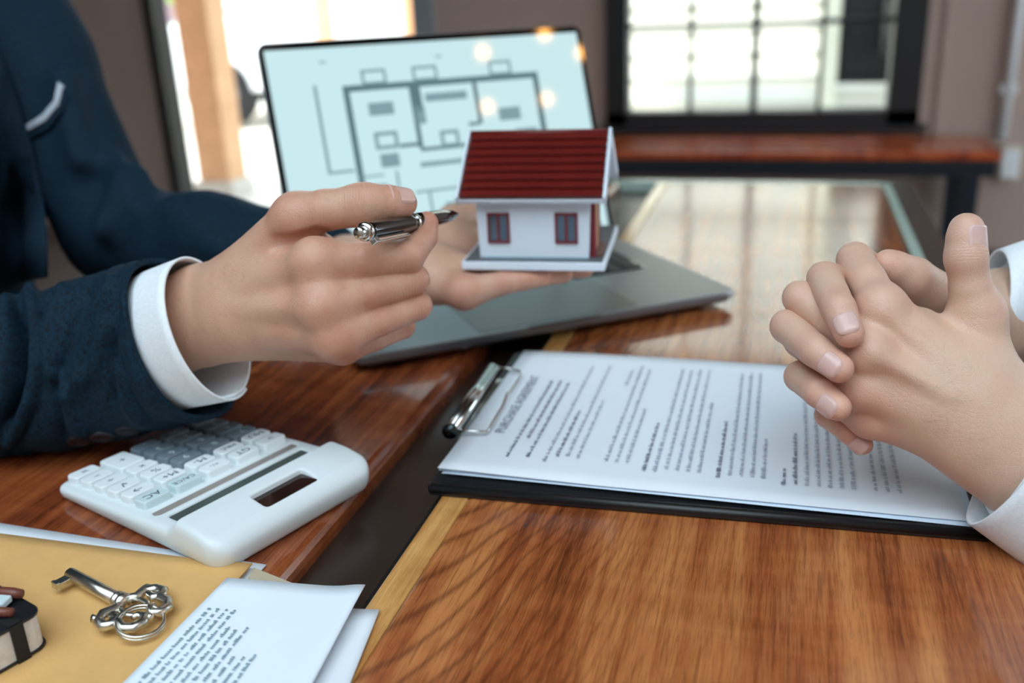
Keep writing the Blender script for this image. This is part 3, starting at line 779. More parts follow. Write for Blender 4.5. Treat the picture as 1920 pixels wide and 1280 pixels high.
for c in range(5):
    for r in range(6):
        L_ = legends[c][r]
        if L_ is None: continue
        x = rows[r]; wk = .0112
        if L_ == '+': x = (rows[4] + rows[5]) / 2; wk = .0255
        nm = 'g' if (c <= 2 and r >= 2) else ('b' if r == 0 and c >= 3 else 'w')
        mt = {'g': m_kg, 'b': m_kb, 'w': m_kw}[nm]
        me = keymesh(wk, .0178, nm)
        k = link('key', me, mt, calc, Matrix.Translation((x, cols[c], deckz(x) - .0002)) @ Matrix.Rotation(-slope, 4, 'Y'))
        tm = text_mesh(L_, .0078 if len(L_) <= 2 else .0052, .00003)
        link('legend', tm, m_legw if nm == 'g' else m_leg, k, Matrix.Translation((0, 0, .00505)) @ Matrix.Rotation(-math.pi / 2, 4, 'Z'))

# ================================================================== papers, envelope, letter
m_manila = plain('manila_paper', 'd9a968', .7, var=.05, nscale=60, bump=.2, bscale=700)
m_letter = plain('letter_paper', 'e6eef6', .7, var=.015)
m_flap = plain('beige_lining', 'b3a58c', .75, var=.05)
def quad_sheet(name, corner, ang, w, d, z, mat, label, cat, bend=None, th=.0003, group=None):
    """sheet whose far right corner is given; runs left (w) and towards the viewer (d)"""
    b = MB()
    def fn(u, v):
        x, y = -u * w, -v * d
        return (x, y, bend(u, v) if bend else 0)
    b.grid(fn, 24, 24)
    o = put(name, b, mat, None, solid=th, label=label, cat=cat, group=group)
    o.location = (corner[0], corner[1], T + z); o.rotation_euler = (0, 0, ang); return o
def ang_of(a, c): return math.atan2(a[1] - c[1], a[0] - c[0])
A, B_ = pl(500, 1058, .001), pl(0, 980, .001)
quad_sheet('paper_sheet', A, ang_of(A, B_), .30, .20, .0008, m_paper, 'white sheet showing as a thin strip above the manila envelope', 'paper')
A, B_ = pl(474, 1062, .003), pl(0, 1001, .003)
env = quad_sheet('manila_envelope', A, ang_of(A, B_), .32, .20, .0032, m_manila, 'tan manila envelope with the old key lying on it', 'envelope', lambda u, v: .0016 * math.exp(-(u / .05) ** 2) * (1 - v), .0009)
F0 = pl(476, 1064, .002); F1 = pl(558, 1097, .002)
b = MB(); pf = [F0, F1, pl(500, 1200, .002), pl(400, 1200, .002)]
vs = [(p[0] - A[0], p[1] - A[1], -.0012) for p in pf]
ei = Matrix.Rotation(-ang_of(A, B_), 4, 'Z')
b.add(vs, [(3, 2, 1, 0)], ei); put('flap', b, m_flap, env, solid=.0004)
# letter: folded sheet over a second one
A = pl(686, 1105, .006); B_ = pl(440, 1089, .005)
L2 = pl(712, 1143, .0015)
quad_sheet('paper_sheet', (L2[0], L2[1]), math.radians(9), .085, .22, .0016, m_paper, 'pale lilac-shaded sheet peeking out right of the folded letter', 'paper')
let = quad_sheet('folded_letter', A, ang_of(A, B_), float(np.hypot(*(A - B_)[:2])) + .004, .22, .0062, m_letter, 'white folded letter with a few printed lines at the bottom edge', 'letter',
                 lambda u, v: .0026 * math.exp(-(u / .16) ** 2) * math.exp(-(v / .25) ** 2) - .0022 * (1 - math.exp(-(u / .3) ** 2)) * 0, .0003)
for vtx in let.data.vertices:      # slightly flared towards the reader
    uu, vv = -vtx.co.x, -vtx.co.y
    vtx.co.x -= vv * .10 * (uu / .07)
    vtx.co.z += .0004 * min(1, uu / .05)
rnd = random.Random(11); b = MB()
tmp = MB()
for r in range(10):                # lines run towards the viewer along the left edge
    x = -.0665 + r * .0041
    words(-.20, -.0255 - (.0 if r < 4 else .012 if r < 7 else .03) , x, .0017, rnd, tmp, .0009)
vsk = [(x - (-y) * .10 * (-x / .07), y, z + .0004 * min(1, -x / .05)) for x, y, z in tmp.v]
b.add(vsk, tmp.f); put('printed_lines', b, plain('teal_ink', '7d97a0', .8), let, kind='stuff')

# ================================================================== notebook and trinket
nb1 = Vector(pl(98, 1206, .0042)); nb2 = Vector(pl(0, 1263, .0042)); nx_ = (nb2 - nb1).normalized()      # along the page edge, away to the left
ny_ = Vector((-nx_.y, nx_.x, 0)); 
if ny_.x > 0: ny_ = -ny_
NM = axes((nb1.x, nb1.y, T + .0042), nx_, ny_, (0, 0, 1)) if nx_.cross(ny_).z > 0 else axes((nb1.x, nb1.y, T + .0042), ny_, nx_, (0, 0, 1))
swap = nx_.cross(ny_).z <= 0
ntb = empty('notebook', None, 'thick black notebook with elastic band on the manila envelope', 'notebook', M=NM)
m_cover = plain('black_notebook_cover', '14161b', .45, bump=.2, bscale=800)
m_pages = plain('page_block', 'cfccc6', .8, var=.08, nscale=300)
def np_(a0, a1, b0, b1, z0, z1):   # a along page edge, b along spine direction
    return (b0, b1, a0, a1, z0, z1) if swap else (a0, a1, b0, b1, z0, z1)
NW, ND, NH = .135, .095, .0185
def rr_block(inset, z0, z1):
    w, d = (ND, NW) if swap else (NW, ND)
    return MB().poly([(x + w / 2, y + d / 2) for x, y in rrect(w - inset * 2, d - inset * 2, .007)], z0, z1)
put('page_block', rr_block(.0008, .0012, NH - .0012), m_pages, ntb)
put('cover', rr_block(0, 0, .0012), m_cover, ntb, .0004)
put('cover', rr_block(0, NH - .0013, NH), m_cover, ntb, .0004)
put('elastic_band', MB().bb(*np_(.0105, .0165, -.0006, ND + .0006, -.0004, NH + .0006)), m_cover, ntb) if False else None
put('elastic_band', MB().bb(*np_(.0105, .0165, -.0004, ND, NH - .0002, NH + .0006)).bb(*np_(.0105, .0165, -.0007, .0003, -.0002, NH + .0006)), plain('black_elastic', '0a0a0b', .7), ntb)
tp = pl(26, 1130, .026)
tk = empty('key_fob', (tp[0], tp[1], T + .0042 + NH + .0008), 'brown leather fob with white insert lying on the black notebook', 'key fob', math.radians(6))
m_lea = plain('brown_leather', '6d3a2c', .4, var=.15, nscale=90)
put('leather_strap', MB().tube([(-.045, .007, .0026), (-.006, .007, .0026), (-.001, .007, .0024)], [.0026, .0026, .0022], 12), m_lea, tk)
put('leather_strap', MB().tube([(-.045, -.007, .0024), (-.003, -.007, .0024), (.004, -.0065, .0024)], [.0024, .0024, .002], 12), m_lea, tk)
put('insert', MB().bb(-.045, -.0035, -.0035, .0040, .0005, .0040), m_kb, tk, .0008)

# ================================================================== ornate key
m_nickel = plain('old_nickel', 'd6d2c6', .30, metal=1.0, var=.12, nscale=200)
k0 = Vector(pl(131, 1078, .0085)); k1 = Vector(pl(222, 1127, .0085)); kx = (k1 - k0); KL = kx.length; kx.normalize()
KM = axes((k0.x, k0.y, T + .0044), (kx.x, kx.y, 0), (-kx.y, kx.x, 0), (0, 0, 1))
key = empty('ornate_key', None, 'old silver skeleton key with scrolled bow on the manila envelope', 'key', M=KM)
hz = .0050
put('shaft', MB().tube([(0, 0, hz), (.0006, 0, hz), (KL * .5, 0, hz), (KL, 0, hz)], [.0026, .0034, .0034, .0034], 20), m_nickel, key)
put('bit', MB().bb(.0008, .0062, -.0095, -.001, hz - .0016, hz + .0012).bb(.0008, .0062, -.0105, -.0085, hz - .0022, hz + .0018), m_nickel, key, .0004)
put('collar', MB().lathe([(.0028, 0), (.0044, .0006), (.0046, .002), (.0036, .0028), (.0036, .0036), (.0048, .0044), (.005, .0060), (.0034, .0080)], 20, axes((KL - .001, 0, hz), (0, 0, 1), (0, -1, 0), (1, 0, 0))), m_nickel, key)
bow = MB(); X = KL + .006
def arc(cx, cy, r, a0, a1, n=14, zz=.0, sx=1): return [(cx + sx * r * math.cos(math.radians(a0 + (a1 - a0) * i / n)), cy + r * math.sin(math.radians(a0 + (a1 - a0) * i / n)), hz + zz) for i in range(n + 1)]
def taper(n, a, b_): return [a + (b_ - a) * (math.sin(math.pi * i / (n - 1))) for i in range(n)]
for s_ in (1, -1):
    pts = [(X - .002, s_ * .001, hz), (X + .001, s_ * .006, hz + .0005), (X - .001, s_ * .0115, hz + .0008), (X + .002, s_ * .0155, hz), (X + .0075, s_ * .0165, hz), (X + .0105, s_ * .0135, hz + .0008), (X + .009, s_ * .0095, hz + .0012), (X + .0055, s_ * .0100, hz + .0016)]
    bow.tube(pts, [.0032, .0027, .0024, .0027, .0028, .0025, .0021, .0016], 10)
    pts = [(X + .0075, s_ * .0125, hz), (X + .012, s_ * .0115, hz + .001), (X + .0165, s_ * .0125, hz), (X + .0205, s_ * .0095, hz), (X + .0215, s_ * .0045, hz + .0006), (X + .0185, s_ * .0015, hz + .001), (X + .0150, s_ * .0035, hz + .0014), (X + .0155, s_ * .0062, hz + .0016)]
    bow.tube(pts, [.0022, .0024, .0026, .0026, .0025, .0022, .0018, .0014], 10)
    bow.tube([(X, s_ * .003, hz), (X + .005, s_ * .0055, hz + .0006), (X + .010, s_ * .0055, hz + .0006), (X + .0145, s_ * .003, hz + .0006)], [.0018, .0015, .0015, .0012], 8)
    bow.tube([(X - .002, s_ * .0135, hz - .001), (X - .0045, s_ * .0150, hz - .001)], [.0014, .0021], 10)
    bow.tube([(X + .0055, s_ * .0100, hz + .0016), (X + .0056, s_ * .0101, hz + .0018)], [.0022, .0022], 10)
bow.tube([(X + .019, 0, hz), (X + .0215, 0, hz)], [.0026, .0018], 10)
put('bow', bow, m_nickel, key)
rc = (X + .0195, -.0050)
put('split_ring', MB().tube([(rc[0] + .0105 * math.cos(a), rc[1] + .0105 * math.sin(a), .0022 + .0034 * (1 - math.cos(a)) * .6) for a in [2 * math.pi * i / 40 for i in range(40)]], .00085, 8, closed=True)
    .tube([(rc[0] + .0105 * math.cos(a), rc[1] + .0105 * math.sin(a), .0037 + .0034 * (1 - math.cos(a)) * .6) for a in [2 * math.pi * i / 40 for i in range(40)]], .00085, 8, closed=True), m_nickel, key)

# ================================================================== ball pen
P0, P1 = Vector(dep(671, 437, .494)), Vector(dep(858, 401, .604)); ax_ = (P1 - P0); PL = ax_.length; ax_.normalize()
px_ = ax_.cross(Vector((0, 0, 1))).normalized(); py_ = ax_.cross(px_)
PMx = axes(P0, px_, py_, ax_)
pen = empty('ball_pen', None, 'black and chrome ball pen between the thumb and forefinger', 'pen', M=PMx)
m_penb = plain('black_lacquer', '0c0b0c', .1, var=.02, Coat_Weight=.6)
put('push_button', MB().lathe([(.0026, 0), (.0031, .0005), (.0031, .0075)], 24), m_chrome, pen)
put('top_ring', MB().lathe([(.0036, .0055), (.0050, .0062), (.0053, .0076), (.0050, .0090), (.0044, .0094)], 28), m_chrome, pen)
put('barrel', MB().lathe([(.0043, .0092), (.0047, .012), (.0051, .055), (.0050, .060)], 28), m_penb, pen)
put('middle_ring', MB().lathe([(.0050, .0598), (.0053, .0602), (.0053, .0622), (.0050, .0626)], 28), m_chrome, pen)
put('grip', MB().lathe([(.0050, .0625), (.0051, .075), (.0046, PL - .022), (.0032, PL - .009), (.0012, PL - .0015), (.0008, PL)], 28), m_penb, pen)
cd_ = Vector(RT) * .55 - Vector(UP) * .8 - Vector(FW) * .0
cl_ = (PMx.to_3x3().transposed() @ cd_); cl_.z = 0; cl_.normalize()
ct = Vector((-cl_.y, cl_.x, 0))
MC = axes((0, 0, 0), ct, cl_, (0, 0, 1)) if ct.cross(cl_).z > 0 else axes((0, 0, 0), -ct, cl_, (0, 0, 1))
put('clip', MB().bb(-.0019, .0019, .0045, .0078, .0092, .0130, M=MC).bb(-.0016, .0016, .0068, .0078, .0125, .047, M=MC), m_chrome, pen, .0004)
# ================================================================== people
def skin(name, base, flush, deep, sss=.12):
    a = NT(name)
    at_ = a.n('ShaderNodeAttribute', attribute_name='flush')
    v = a.coord()
    n1 = a.noise(v, 55, 4, .6); n2 = a.noise(v, 260, 3, .6)
    f = a.math('ADD', a.math('MULTIPLY', at_.outputs['Fac'], .70), a.math('MULTIPLY', a.math('SUBTRACT', n1, .5), .9))
    c = a.mix(a.math('MAXIMUM', a.math('MINIMUM', f, 1.0), 0.0), base, flush)
    c = a.mix(a.math('MULTIPLY', a.math('GREATER_THAN', n2, .62), .10), c, deep)
    vo = a.n('ShaderNodeTexVoronoi', feature='DISTANCE_TO_EDGE', i_Scale=900.0); a.l(v, vo.inputs['Vector'])
    vo2 = a.n('ShaderNodeTexVoronoi', feature='DISTANCE_TO_EDGE', i_Scale=420.0); a.l(a.coord((1, 1.6, 1)), vo2.inputs['Vector'])
    hgt = a.math('ADD', a.math('MINIMUM', vo.outputs['Distance'], .12), a.math('MULTIPLY', a.math('MINIMUM', vo2.outputs['Distance'], .15), 1.2))
    a.set(Base_Color=c, Roughness=.38, Specular_IOR_Level=.5, Subsurface_Weight=sss, Subsurface_Scale=.004)
    a.b.inputs['Subsurface Radius'].default_value = (1.0, .35, .2)
    ws = a.n('ShaderNodeAttribute', attribute_name='fold_s').outputs['Fac']; ww = a.n('ShaderNodeAttribute', attribute_name='fold_w').outputs['Fac']
    wn = a.noise(v, 330, 3, .6)
    ph = a.math('ADD', a.math('MULTIPLY', ws, 620.0), a.math('MULTIPLY', wn, 1.5))
    tri = a.math('ABSOLUTE', a.math('SUBTRACT', a.math('FRACT', ph), .5))
    line = a.math('MULTIPLY', a.math('SUBTRACT', 1.0, a.math('MINIMUM', a.math('MULTIPLY', tri, 5.0), 1.0)), ww)
    hgt = a.math('SUBTRACT', hgt, a.math('MULTIPLY', line, .55))
    a.bump(hgt, .45, .0010)
    MATS[name] = a.m; return a.m
class Hand:
    """a hand grown from tapered bones; bones are given as surveyed (x, y, distance, radius in metres)"""
    def __init__(s, vox): s.palm = []; s.fing = []; s.joint = []; s.vox = vox; s.flush = []; s.crease = []; s.extra = []; s.valley = []; s.wr = []
    @staticmethod
    def pt(q): return np.array(q[1]) if q[0] == 'w' else dep(q[0], q[1], q[2])
    def bone(s, a, b_, ra, rb, n=None, sq=1.0, k=.010): s.palm.append((s.pt(a), s.pt(b_), ra, rb, n, sq, k))
    def finger(s, pts, kk=.010, rad=.024, wrinkle=True):
        P = [(s.pt(p[:-1]) if p[0] != 'w' else np.array(p[1]), p[-1]) for p in pts]
        s.fing.append(P); s.joint.append((P[0][0], kk, rad)); s.flush += [(P[0][0], .016), (P[-1][0], .012)]
        for i in range(1, len(P) - 1): s.flush.append((P[i][0], .011))
    def build(s):
        allp = [p for b_ in s.palm for p in b_[:2]] + [p for f in s.fing for p, r in f]
        rm = max([max(b_[2], b_[3]) for b_ in s.palm])
        lo = np.min(allp, 0) - rm - .004; hi = np.max(allp, 0) + rm + .004
        S = SDF(lo, hi, s.vox); s.S = S
        g = S.new()
        for a, b_, ra, rb, n, sq, k in s.palm: S.prim(g, a, b_, ra, rb, k, n, sq)
        fg = S.new()
        for f in s.fing:
            one = S.new()
            for (a, ra), (b_, rb) in zip(f[:-1], f[1:]): S.prim(one, a, b_, ra, rb, .0014)
            fg = smin(fg, one, .0011)
        K = np.full(g.shape, .0014, np.float32)
        for c, kk, rad in s.joint:
            sl, P = S.block(c - rad, c + rad)
            K[sl] = np.maximum(K[sl], kk * np.clip(1.25 - np.linalg.norm(P - c, axis=-1) / rad, 0, 1))
        g = smin(g, fg, K)
        for a, b_, r in s.crease: S.cut(g, a, b_, r, r, .0012)
        for a, b_, ra, rb, k in s.extra: S.prim(g, s.pt(a), s.pt(b_), ra, rb, k)
        for a, b_, r, k in s.valley: S.cut(g, s.pt(a), s.pt(b_), r, r, k)
        V, Q = S.mesh(g, 3); return V, Q
def body_object(parts, flush, mat, parent, name='body', wr=()):
    """joins the surfaces of one body into one mesh with a flush weight at knuckles and fingertips"""
    off = 0; VV = []; QQ = []
    for V, Q in parts: VV.append(V); QQ.append(Q + off); off += len(V)
    V = np.concatenate(VV); Q = np.concatenate(QQ)
    w = np.zeros(len(V))
    for c, r in flush: w = np.maximum(w, np.exp(-((V - c) ** 2).sum(1) / r ** 2))
    me = np_mesh(name, V, Q)
    at_ = me.attributes.new('flush', 'FLOAT', 'POINT'); at_.data.foreach_set('value', w.astype(np.float32)[:len(me.vertices)])
    fs_, fw_ = np.zeros(len(V)), np.zeros(len(V))
    for c, ax, dn, L, amp in wr:
        d = V - c; ax = ax / np.linalg.norm(ax); s_ = d @ ax; rad = np.linalg.norm(d, axis=1)
        m = amp * np.exp(-(s_ / L) ** 2) * np.clip((d @ (dn / np.linalg.norm(dn))) / np.maximum(rad, 1e-6) * 1.6 + .1, 0, 1) * (rad < .024)
        up = m > fw_; fs_[up] = s_[up]; fw_[up] = m[up]
    for nm_, arr in (('fold_s', fs_), ('fold_w', fw_)):
        at_ = me.attributes.new(nm_, 'FLOAT', 'POINT'); at_.data.foreach_set('value', arr.astype(np.float32)[:len(me.vertices)])
    return link(name, me, mat, parent)
from mathutils.bvhtree import BVHTree
def bvh_of(V, Q): return BVHTree.FromPolygons([tuple(p) for p in V], [tuple(int(i) for i in q) for q in Q])
def nail(a, ra, b_, rb, nrm, t0, l, half, mat, parent, lift=.0011):
    """nail plate wrapped round the last bone a-b of a finger, from distance t0 along it, l long"""
    a, b_ = Vector(a), Vector(b_); ax = (b_ - a); L = ax.length; ax.normalize()
    n = Vector(nrm); n = (n - ax * n.dot(ax)).normalized(); x = ax.cross(n); b = MB()
    def fn(u, v):
        s_, t_ = u * 2 - 1, v * 2 - 1
        rim = math.sqrt(max(0.0, 1 - abs(t_) ** 3.0 * .999))
        th = math.radians(half) * s_ * ((.55 + .45 * rim) if t_ < 0 else (.35 + .65 * rim))
        q = t0 + l * v; r = ra + (rb - ra) * min(q / L, 1.0)
        if q > L: r = math.sqrt(max(rb * rb - (q - L) ** 2 * .75, 1e-8))
        edge = 1 if abs(s_) < .99 and abs(t_) < .99 else 0
        return a + ax * q + (n * math.cos(th) * .97 + x * math.sin(th)) * (r + (lift if edge else -.0003))
    b.grid(fn, 10, 14)
    return put('nail', b, mat, parent)
m_skinA = skin('skin_warm', 'cfa288', 'bd745e', '96604c')
m_skinB = skin('skin_light', 'd9b49b', 'd99c8a', 'b98a72')
m_nailA = plain('fingernail_warm', 'd3a79a', .22, var=.04, Subsurface_Weight=.1)
m_nailB = plain('fingernail_light', 'dcb3aa', .22, var=.04, Subsurface_Weight=.1)
vd = FW                                                     # view axis, used as flattening axis of wrists seen side on

# ------------------------------------------------------------------ person in the navy suit
pA = empty('person', (-.82, .66, 0), 'person in navy suit jacket holding a pen and a small model house', 'person')
bpy.context.view_layer.update()
h1 = Hand(.0009)
h1.bone((230, 655, .640), (385, 590, .588), .031, .0295, vd, 1.35)
h1.bone((385, 590, .588), (460, 570, .568), .0290, .0290, vd, 1.55)
h1.bone((425, 548, .568), (594, 494, .526), .0130, .0112)
h1.bone((425, 582, .566), (604, 572, .5255), .0130, .0110)
h1.bone((430, 612, .570), (630, 630, .5325), .0125, .0105)
h1.bone((435, 632, .578), (642, 650, .552), .0125, .0095)
h1.bone((420, 540, .575), (556, 408, .538), .0150, .0125)
h1.bone((470, 505, .560), (590, 452, .550), .0110, .0080)
h1.bone((480, 560, .595), (600, 555, .572), .0170, .0150)
h1.bone((470, 520, .590), (600, 470, .570), .0150, .0110)
px = lambda r, d: r * d / F_PX
h1.finger([(556, 406, .538, .0124), (610, 394, .532, .0116), (682, 385, .530, .0109), (728, 381, .535, .0101), (756, 381, .540, .0080)], .012, .028)
h1.finger([(594, 492, .525, .0108), (680, 487, .530, .0098), (764, 481, .541, .0096), (795, 444, .556, .0079), (800, 418, .559, .0069)], .010, .024)
h1.finger([(604, 572, .525, .0106), (690, 548, .534, .0093), (776, 524, .549, .0090), (752, 520, .588, .0076), (705, 525, .592, .0068)], .010, .024)
h1.finger([(630, 630, .532, .0100), (710, 601, .542, .0090), (783, 573, .556, .0084), (757, 565, .590, .0070), (712, 565, .592, .0064)], .010, .022)
h1.finger([(642, 650, .552, .0092), (700, 632, .562, .0082), (755, 612, .578, .0074), (735, 596, .602, .0064), (702, 590, .602, .0058)], .009, .020)
h1.extra += [((588, 490, .5235), (596, 490, .5235), .0092, .0092, .014), ((598, 574, .5225), (606, 572, .5225), .0090, .0090, .014), ((626, 634, .5300), (634, 631, .5300), .0084, .0084, .014),
             ((455, 541, .5495), (580, 491, .5175), .0018, .0020, .007), ((458, 579, .5475), (590, 574, .5165), .0018, .0020, .007), ((462, 610, .5535), (618, 631, .5240), .0016, .0018, .007),
             ((676, 382, .5292), (686, 382, .5292), .0106, .0106, .006), ((470, 640, .561), (600, 655, .541), .0014, .0014, .005), ((500, 560, .541), (560, 600, .5285), .0012, .0012, .005)]
h1.extra += [((600, 531, .5330), (655, 527, .5330), .0105, .0092, .006), ((612, 603, .5320), (668, 592, .5370), .0102, .0090, .006), ((645, 640, .5450), (690, 628, .5540), .0090, .0080, .006)]
h1.valley += [((520, 455, .533), (600, 440, .530), .0030, .006)]
h1.wr = [(dep(680, 384, .530), RT, UP * .7 - FW * .7, .0075, 1.0), (dep(764, 481, .541), RT - UP * .2, RT * .5 - FW * .9, .0055, .8), (dep(776, 524, .549), RT, RT * .5 - FW * .9, .0045, .7),
         (dep(783, 573, .556), RT, RT * .5 - FW * .9, .0045, .7), (dep(615, 394, .532), RT, UP * .6 - FW * .8, .016, .45)]
V1, Q1 = h1.build()
h2 = Hand(.0014)
Z = lambda x, y, z: ('w', pl(x, y, z))
h2.bone((560, 505, .83), (700, 505, .79), .029, .029)
h2.bone((700, 505, .79), (815, 515, .755), .027, .022)
h2.bone((760, 510, .775), (868, 546, .728), .020, .0130)
h2.bone((770, 500, .780), ('w', pl(885, 525, .060)), .020, .0125)
h2.bone((770, 490, .790), ('w', pl(885, 508, .060)), .018, .0120)
h2.bone((760, 490, .790), (835, 440, .795), .021, .0165)
h2.finger([(872, 548, .727, .0125), ('w', pl(940, 531, .0725), .0090), ('w', pl(985, 524, .0740), .0078), ('w', pl(1018, 520, .0745), .0070)], .010, .03)
h2.finger([('w', pl(885, 530, .062), .0120), ('w', pl(965, 521, .0730), .0088), ('w', pl(1020, 516, .0742), .0080), ('w', pl(1056, 513, .0745), .0074)], .010, .03)
h2.finger([('w', pl(885, 512, .064), .0120), ('w', pl(985, 505, .0725), .0090), ('w', pl(1050, 503, .0738), .0082), ('w', pl(1096, 503, .0745), .0074)], .010, .03)
h2.finger([('w', pl(880, 495, .064), .0115), ('w', pl(980, 482, .0725), .0090), ('w', pl(1040, 476, .0738), .0080), ('w', pl(1075, 474, .0745), .0074)], .010, .03)
h2.finger([(822, 452, .800, .0170), (850, 417, .810, .0155), (880, 402, .822, .0130), (905, 395, .830, .0105)], .012, .035)
h2.bone((790, 500, .775), (865, 515, .755), .024, .0165)
h2.bone((800, 490, .785), (850, 470, .790), .022, .018)
h2.bone((840, 470, .790), (885, 465, .800), .020, .018)
V2, Q2 = h2.build()
# arms and trunk under the cloth
S = SDF((-1.12, .25, .40), (-.28, 1.15, 1.30), .010); g = S.new(.1)
def wp(x, y, d): return dep(x, y, d)
shL = np.array([-.852, .886, 1.14]); shR = np.array([-.86, .46, 1.14]); elL = wp(218, 436, .935); elR = np.array([-.60, .466, T + .060])
wrR = wp(240, 652, .64); wrL = wp(600, 502, .82)
for a, b_, ra, rb in ((shL, elL, .042, .036), (elL, wrL, .034, .026), (shR, elR, .036, .028), (elR, wrR, .027, .026), (shL, shR, .05, .05), ((shL + shR) / 2 + (-.02, 0, -.05), (shL + shR) / 2 + (-.04, 0, -.58), .11, .11)):
    S.prim(g, a, b_, ra, rb, .02, mar=.06)
VA, QA = S.mesh(g, 2)
bodyA = body_object([(V1, Q1), (V2, Q2), (VA, QA)], h1.flush + h2.flush, m_skinA, pA, wr=h1.wr)
bodyA.matrix_parent_inverse = pA.matrix_world.inverted()
nl = nail(dep(720, 381, .534), .0102, dep(756, 381, .540), .0080, UP * .50 - FW * .87, .0000, .0172, 50, m_nailA, bodyA)

# jacket
def cloth(name, base, weave, rough=.85, sheen=.5, fine=900):
    a = NT(name); v = a.coord(); n = a.noise(v, 380, 3, .6); tw = a.noise(a.coord((1, 1, 1), rot=(.6, .4, .8)), fine, 2, .5)
    c = a.ramp(a.math('ADD', a.math('MULTIPLY', n, .6), a.math('MULTIPLY', tw, .45)), [(.35, base), (.75, weave)])  # mixes the base tone and a paler weave tone at random
    a.set(Base_Color=c.outputs['Color'], Roughness=rough, Sheen_Weight=sheen, Sheen_Roughness=.45, Specular_IOR_Level=.2)
    a.b.inputs['Sheen Tint'].default_value = lin(weave)
    a.bump(tw, .35, .0006); MATS[name] = a.m; return a.m
m_navy = cloth('navy_wool', '03080d', '0d3145', .8, .22)
m_shirt = cloth('white_shirt_cotton', 'e6edf2', 'f6f9fb', .75, .1)
m_btn = plain('dark_plum_button', '17121d', .5)
def keep(o, p): o.matrix_parent_inverse = p.matrix_world.inverted(); return o
# trunk and far sleeve
S = SDF((-1.14, .22, .42), (-.30, 1.14, 1.36), .0045); g = S.new(.05)
ct_ = np.array([-.880, .672, 0])
fd = np.array([.93, -.37, 0]); sdv = np.array([.37, .93, 0])
S.prim(g, ct_ + (0, 0, .55), ct_ + (0, 0, 1.02), .175, .20, .05, fd, 1.45, mar=.08)
S.prim(g, ct_ + (0, 0, 1.02), ct_ + (-.02, 0, 1.20), .20, .13, .06, fd, 1.35, mar=.08)
S.prim(g, shL, (shL + elL) / 2, .078, .064, .04, mar=.06)
S.prim(g, (shL + elL) / 2, elL, .062, .047, .02, mar=.06)
S.prim(g, elL, wp(420, 470, .865), .046, .046, .02, mar=.05)
S.prim(g, wp(420, 470, .865), wp(600, 500, .822), .047, .041, .012, mar=.05)
S.prim(g, shR, np.array([-.80, .462, T + .30]), .075, .066, .05, mar=.06)
# elbow folds on the far sleeve
for q0, q1, r in (((330, 392, .85), (420, 470, .81), .010), ((250, 330, .88), (190, 430, .86), .011), ((385, 388, .86), (470, 440, .82), .008), ((120, 150, .90), (150, 300, .885), .010), ((215, 300, .90), (270, 400, .86), .008)):
    S.prim(g, wp(*q0), wp(*q1), r, r * .7, .025, mar=.03)
V, Q = S.mesh(g, 3)
jk = keep(link('jacket', np_mesh('jacket', V, Q), m_navy, pA), pA)
bj = bvh_of(V, Q)
def onto(bvh, x, y, lift):
    r = Vector(ray(x, y)).normalized(); h = bvh.ray_cast(Vector(CAM) + r * .3, r, 2.0)
    return (h[0] - r * lift) if h[0] is not None else Vector(CAM) + r * .9
# lapel, pocket square: strips draped on the chest
def drape(name, ptsL, ptsR, bvh, lift, th, mat, parent):
    n = len(ptsL); b = MB(); vs = []
    for (a, c) in zip(ptsL, ptsR):
        for k in range(5):
            t_ = k / 4; vs.append(onto(bvh, a[0] + (c[0] - a[0]) * t_, a[1] + (c[1] - a[1]) * t_, lift))
    fs = [(i * 5 + k, i * 5 + k + 1, (i + 1) * 5 + k + 1, (i + 1) * 5 + k) for i in range(n - 1) for k in range(4)]
    b.add(vs, fs, None, True); return put(name, b, mat, parent, solid=th)
lp = [(-60, -60), (-20, 60), (10, 130), (38, 205), (62, 290), (78, 370), (84, 440), (86, 520)]
drape('lapel', lp, [(x - 160, y + 30) for x, y in lp], bj, .006, .004, m_navy, jk)
drape('pocket_welt', [(50, 247), (85, 228), (108, 200), (119, 166)], [(58, 262), (92, 243), (116, 212), (128, 176)], bj, .003, .003, m_navy, jk)
drape('pocket_square', [(50, 235), (82, 214), (103, 188), (110, 154)], [(54, 246), (88, 226), (110, 198), (119, 160)], bj, .005, .003, plain('grey_pocket_square', 'aab0b8', .8), jk)

# near sleeve of the jacket: a hollow tube of cloth from the hem up to the elbow, with its folds
def vpx(dx, dy, d, dd=0.0): return RT * (dx * d / F_PX) - UP * (dy * d / F_PX) + FW * dd
rings = [(wp(345, 635, .606), vpx(-48, -146, .606), vpx(-44, 6, .606, -.043)), (wp(300, 645, .618), vpx(-36, -147, .618), vpx(-34, 4, .618, -.045)),
         (wp(240, 660, .632), vpx(-20, -150, .632), vpx(-20, 2, .632, -.046)), (wp(120, 690, .648), vpx(-8, -148, .648), vpx(-4, 0, .648, -.047)),
         (wp(0, 711, .650), vpx(0, -139, .650), vpx(0, 0, .65, -.048)), (wp(-110, 728, .655), vpx(10, -140, .655), vpx(4, 0, .65, -.050)),
         (np.array([-.640, .470, T + .085]), np.array([.030, .0, .050]), np.array([.0, -.058, 0])), (np.array([-.70, .466, T + .19]), np.array([.060, 0, .024]), np.array([0, -.062, 0])), (np.array([-.77, .462, T + .30]), np.array([.066, 0, .020]), np.array([0, -.066, 0]))]
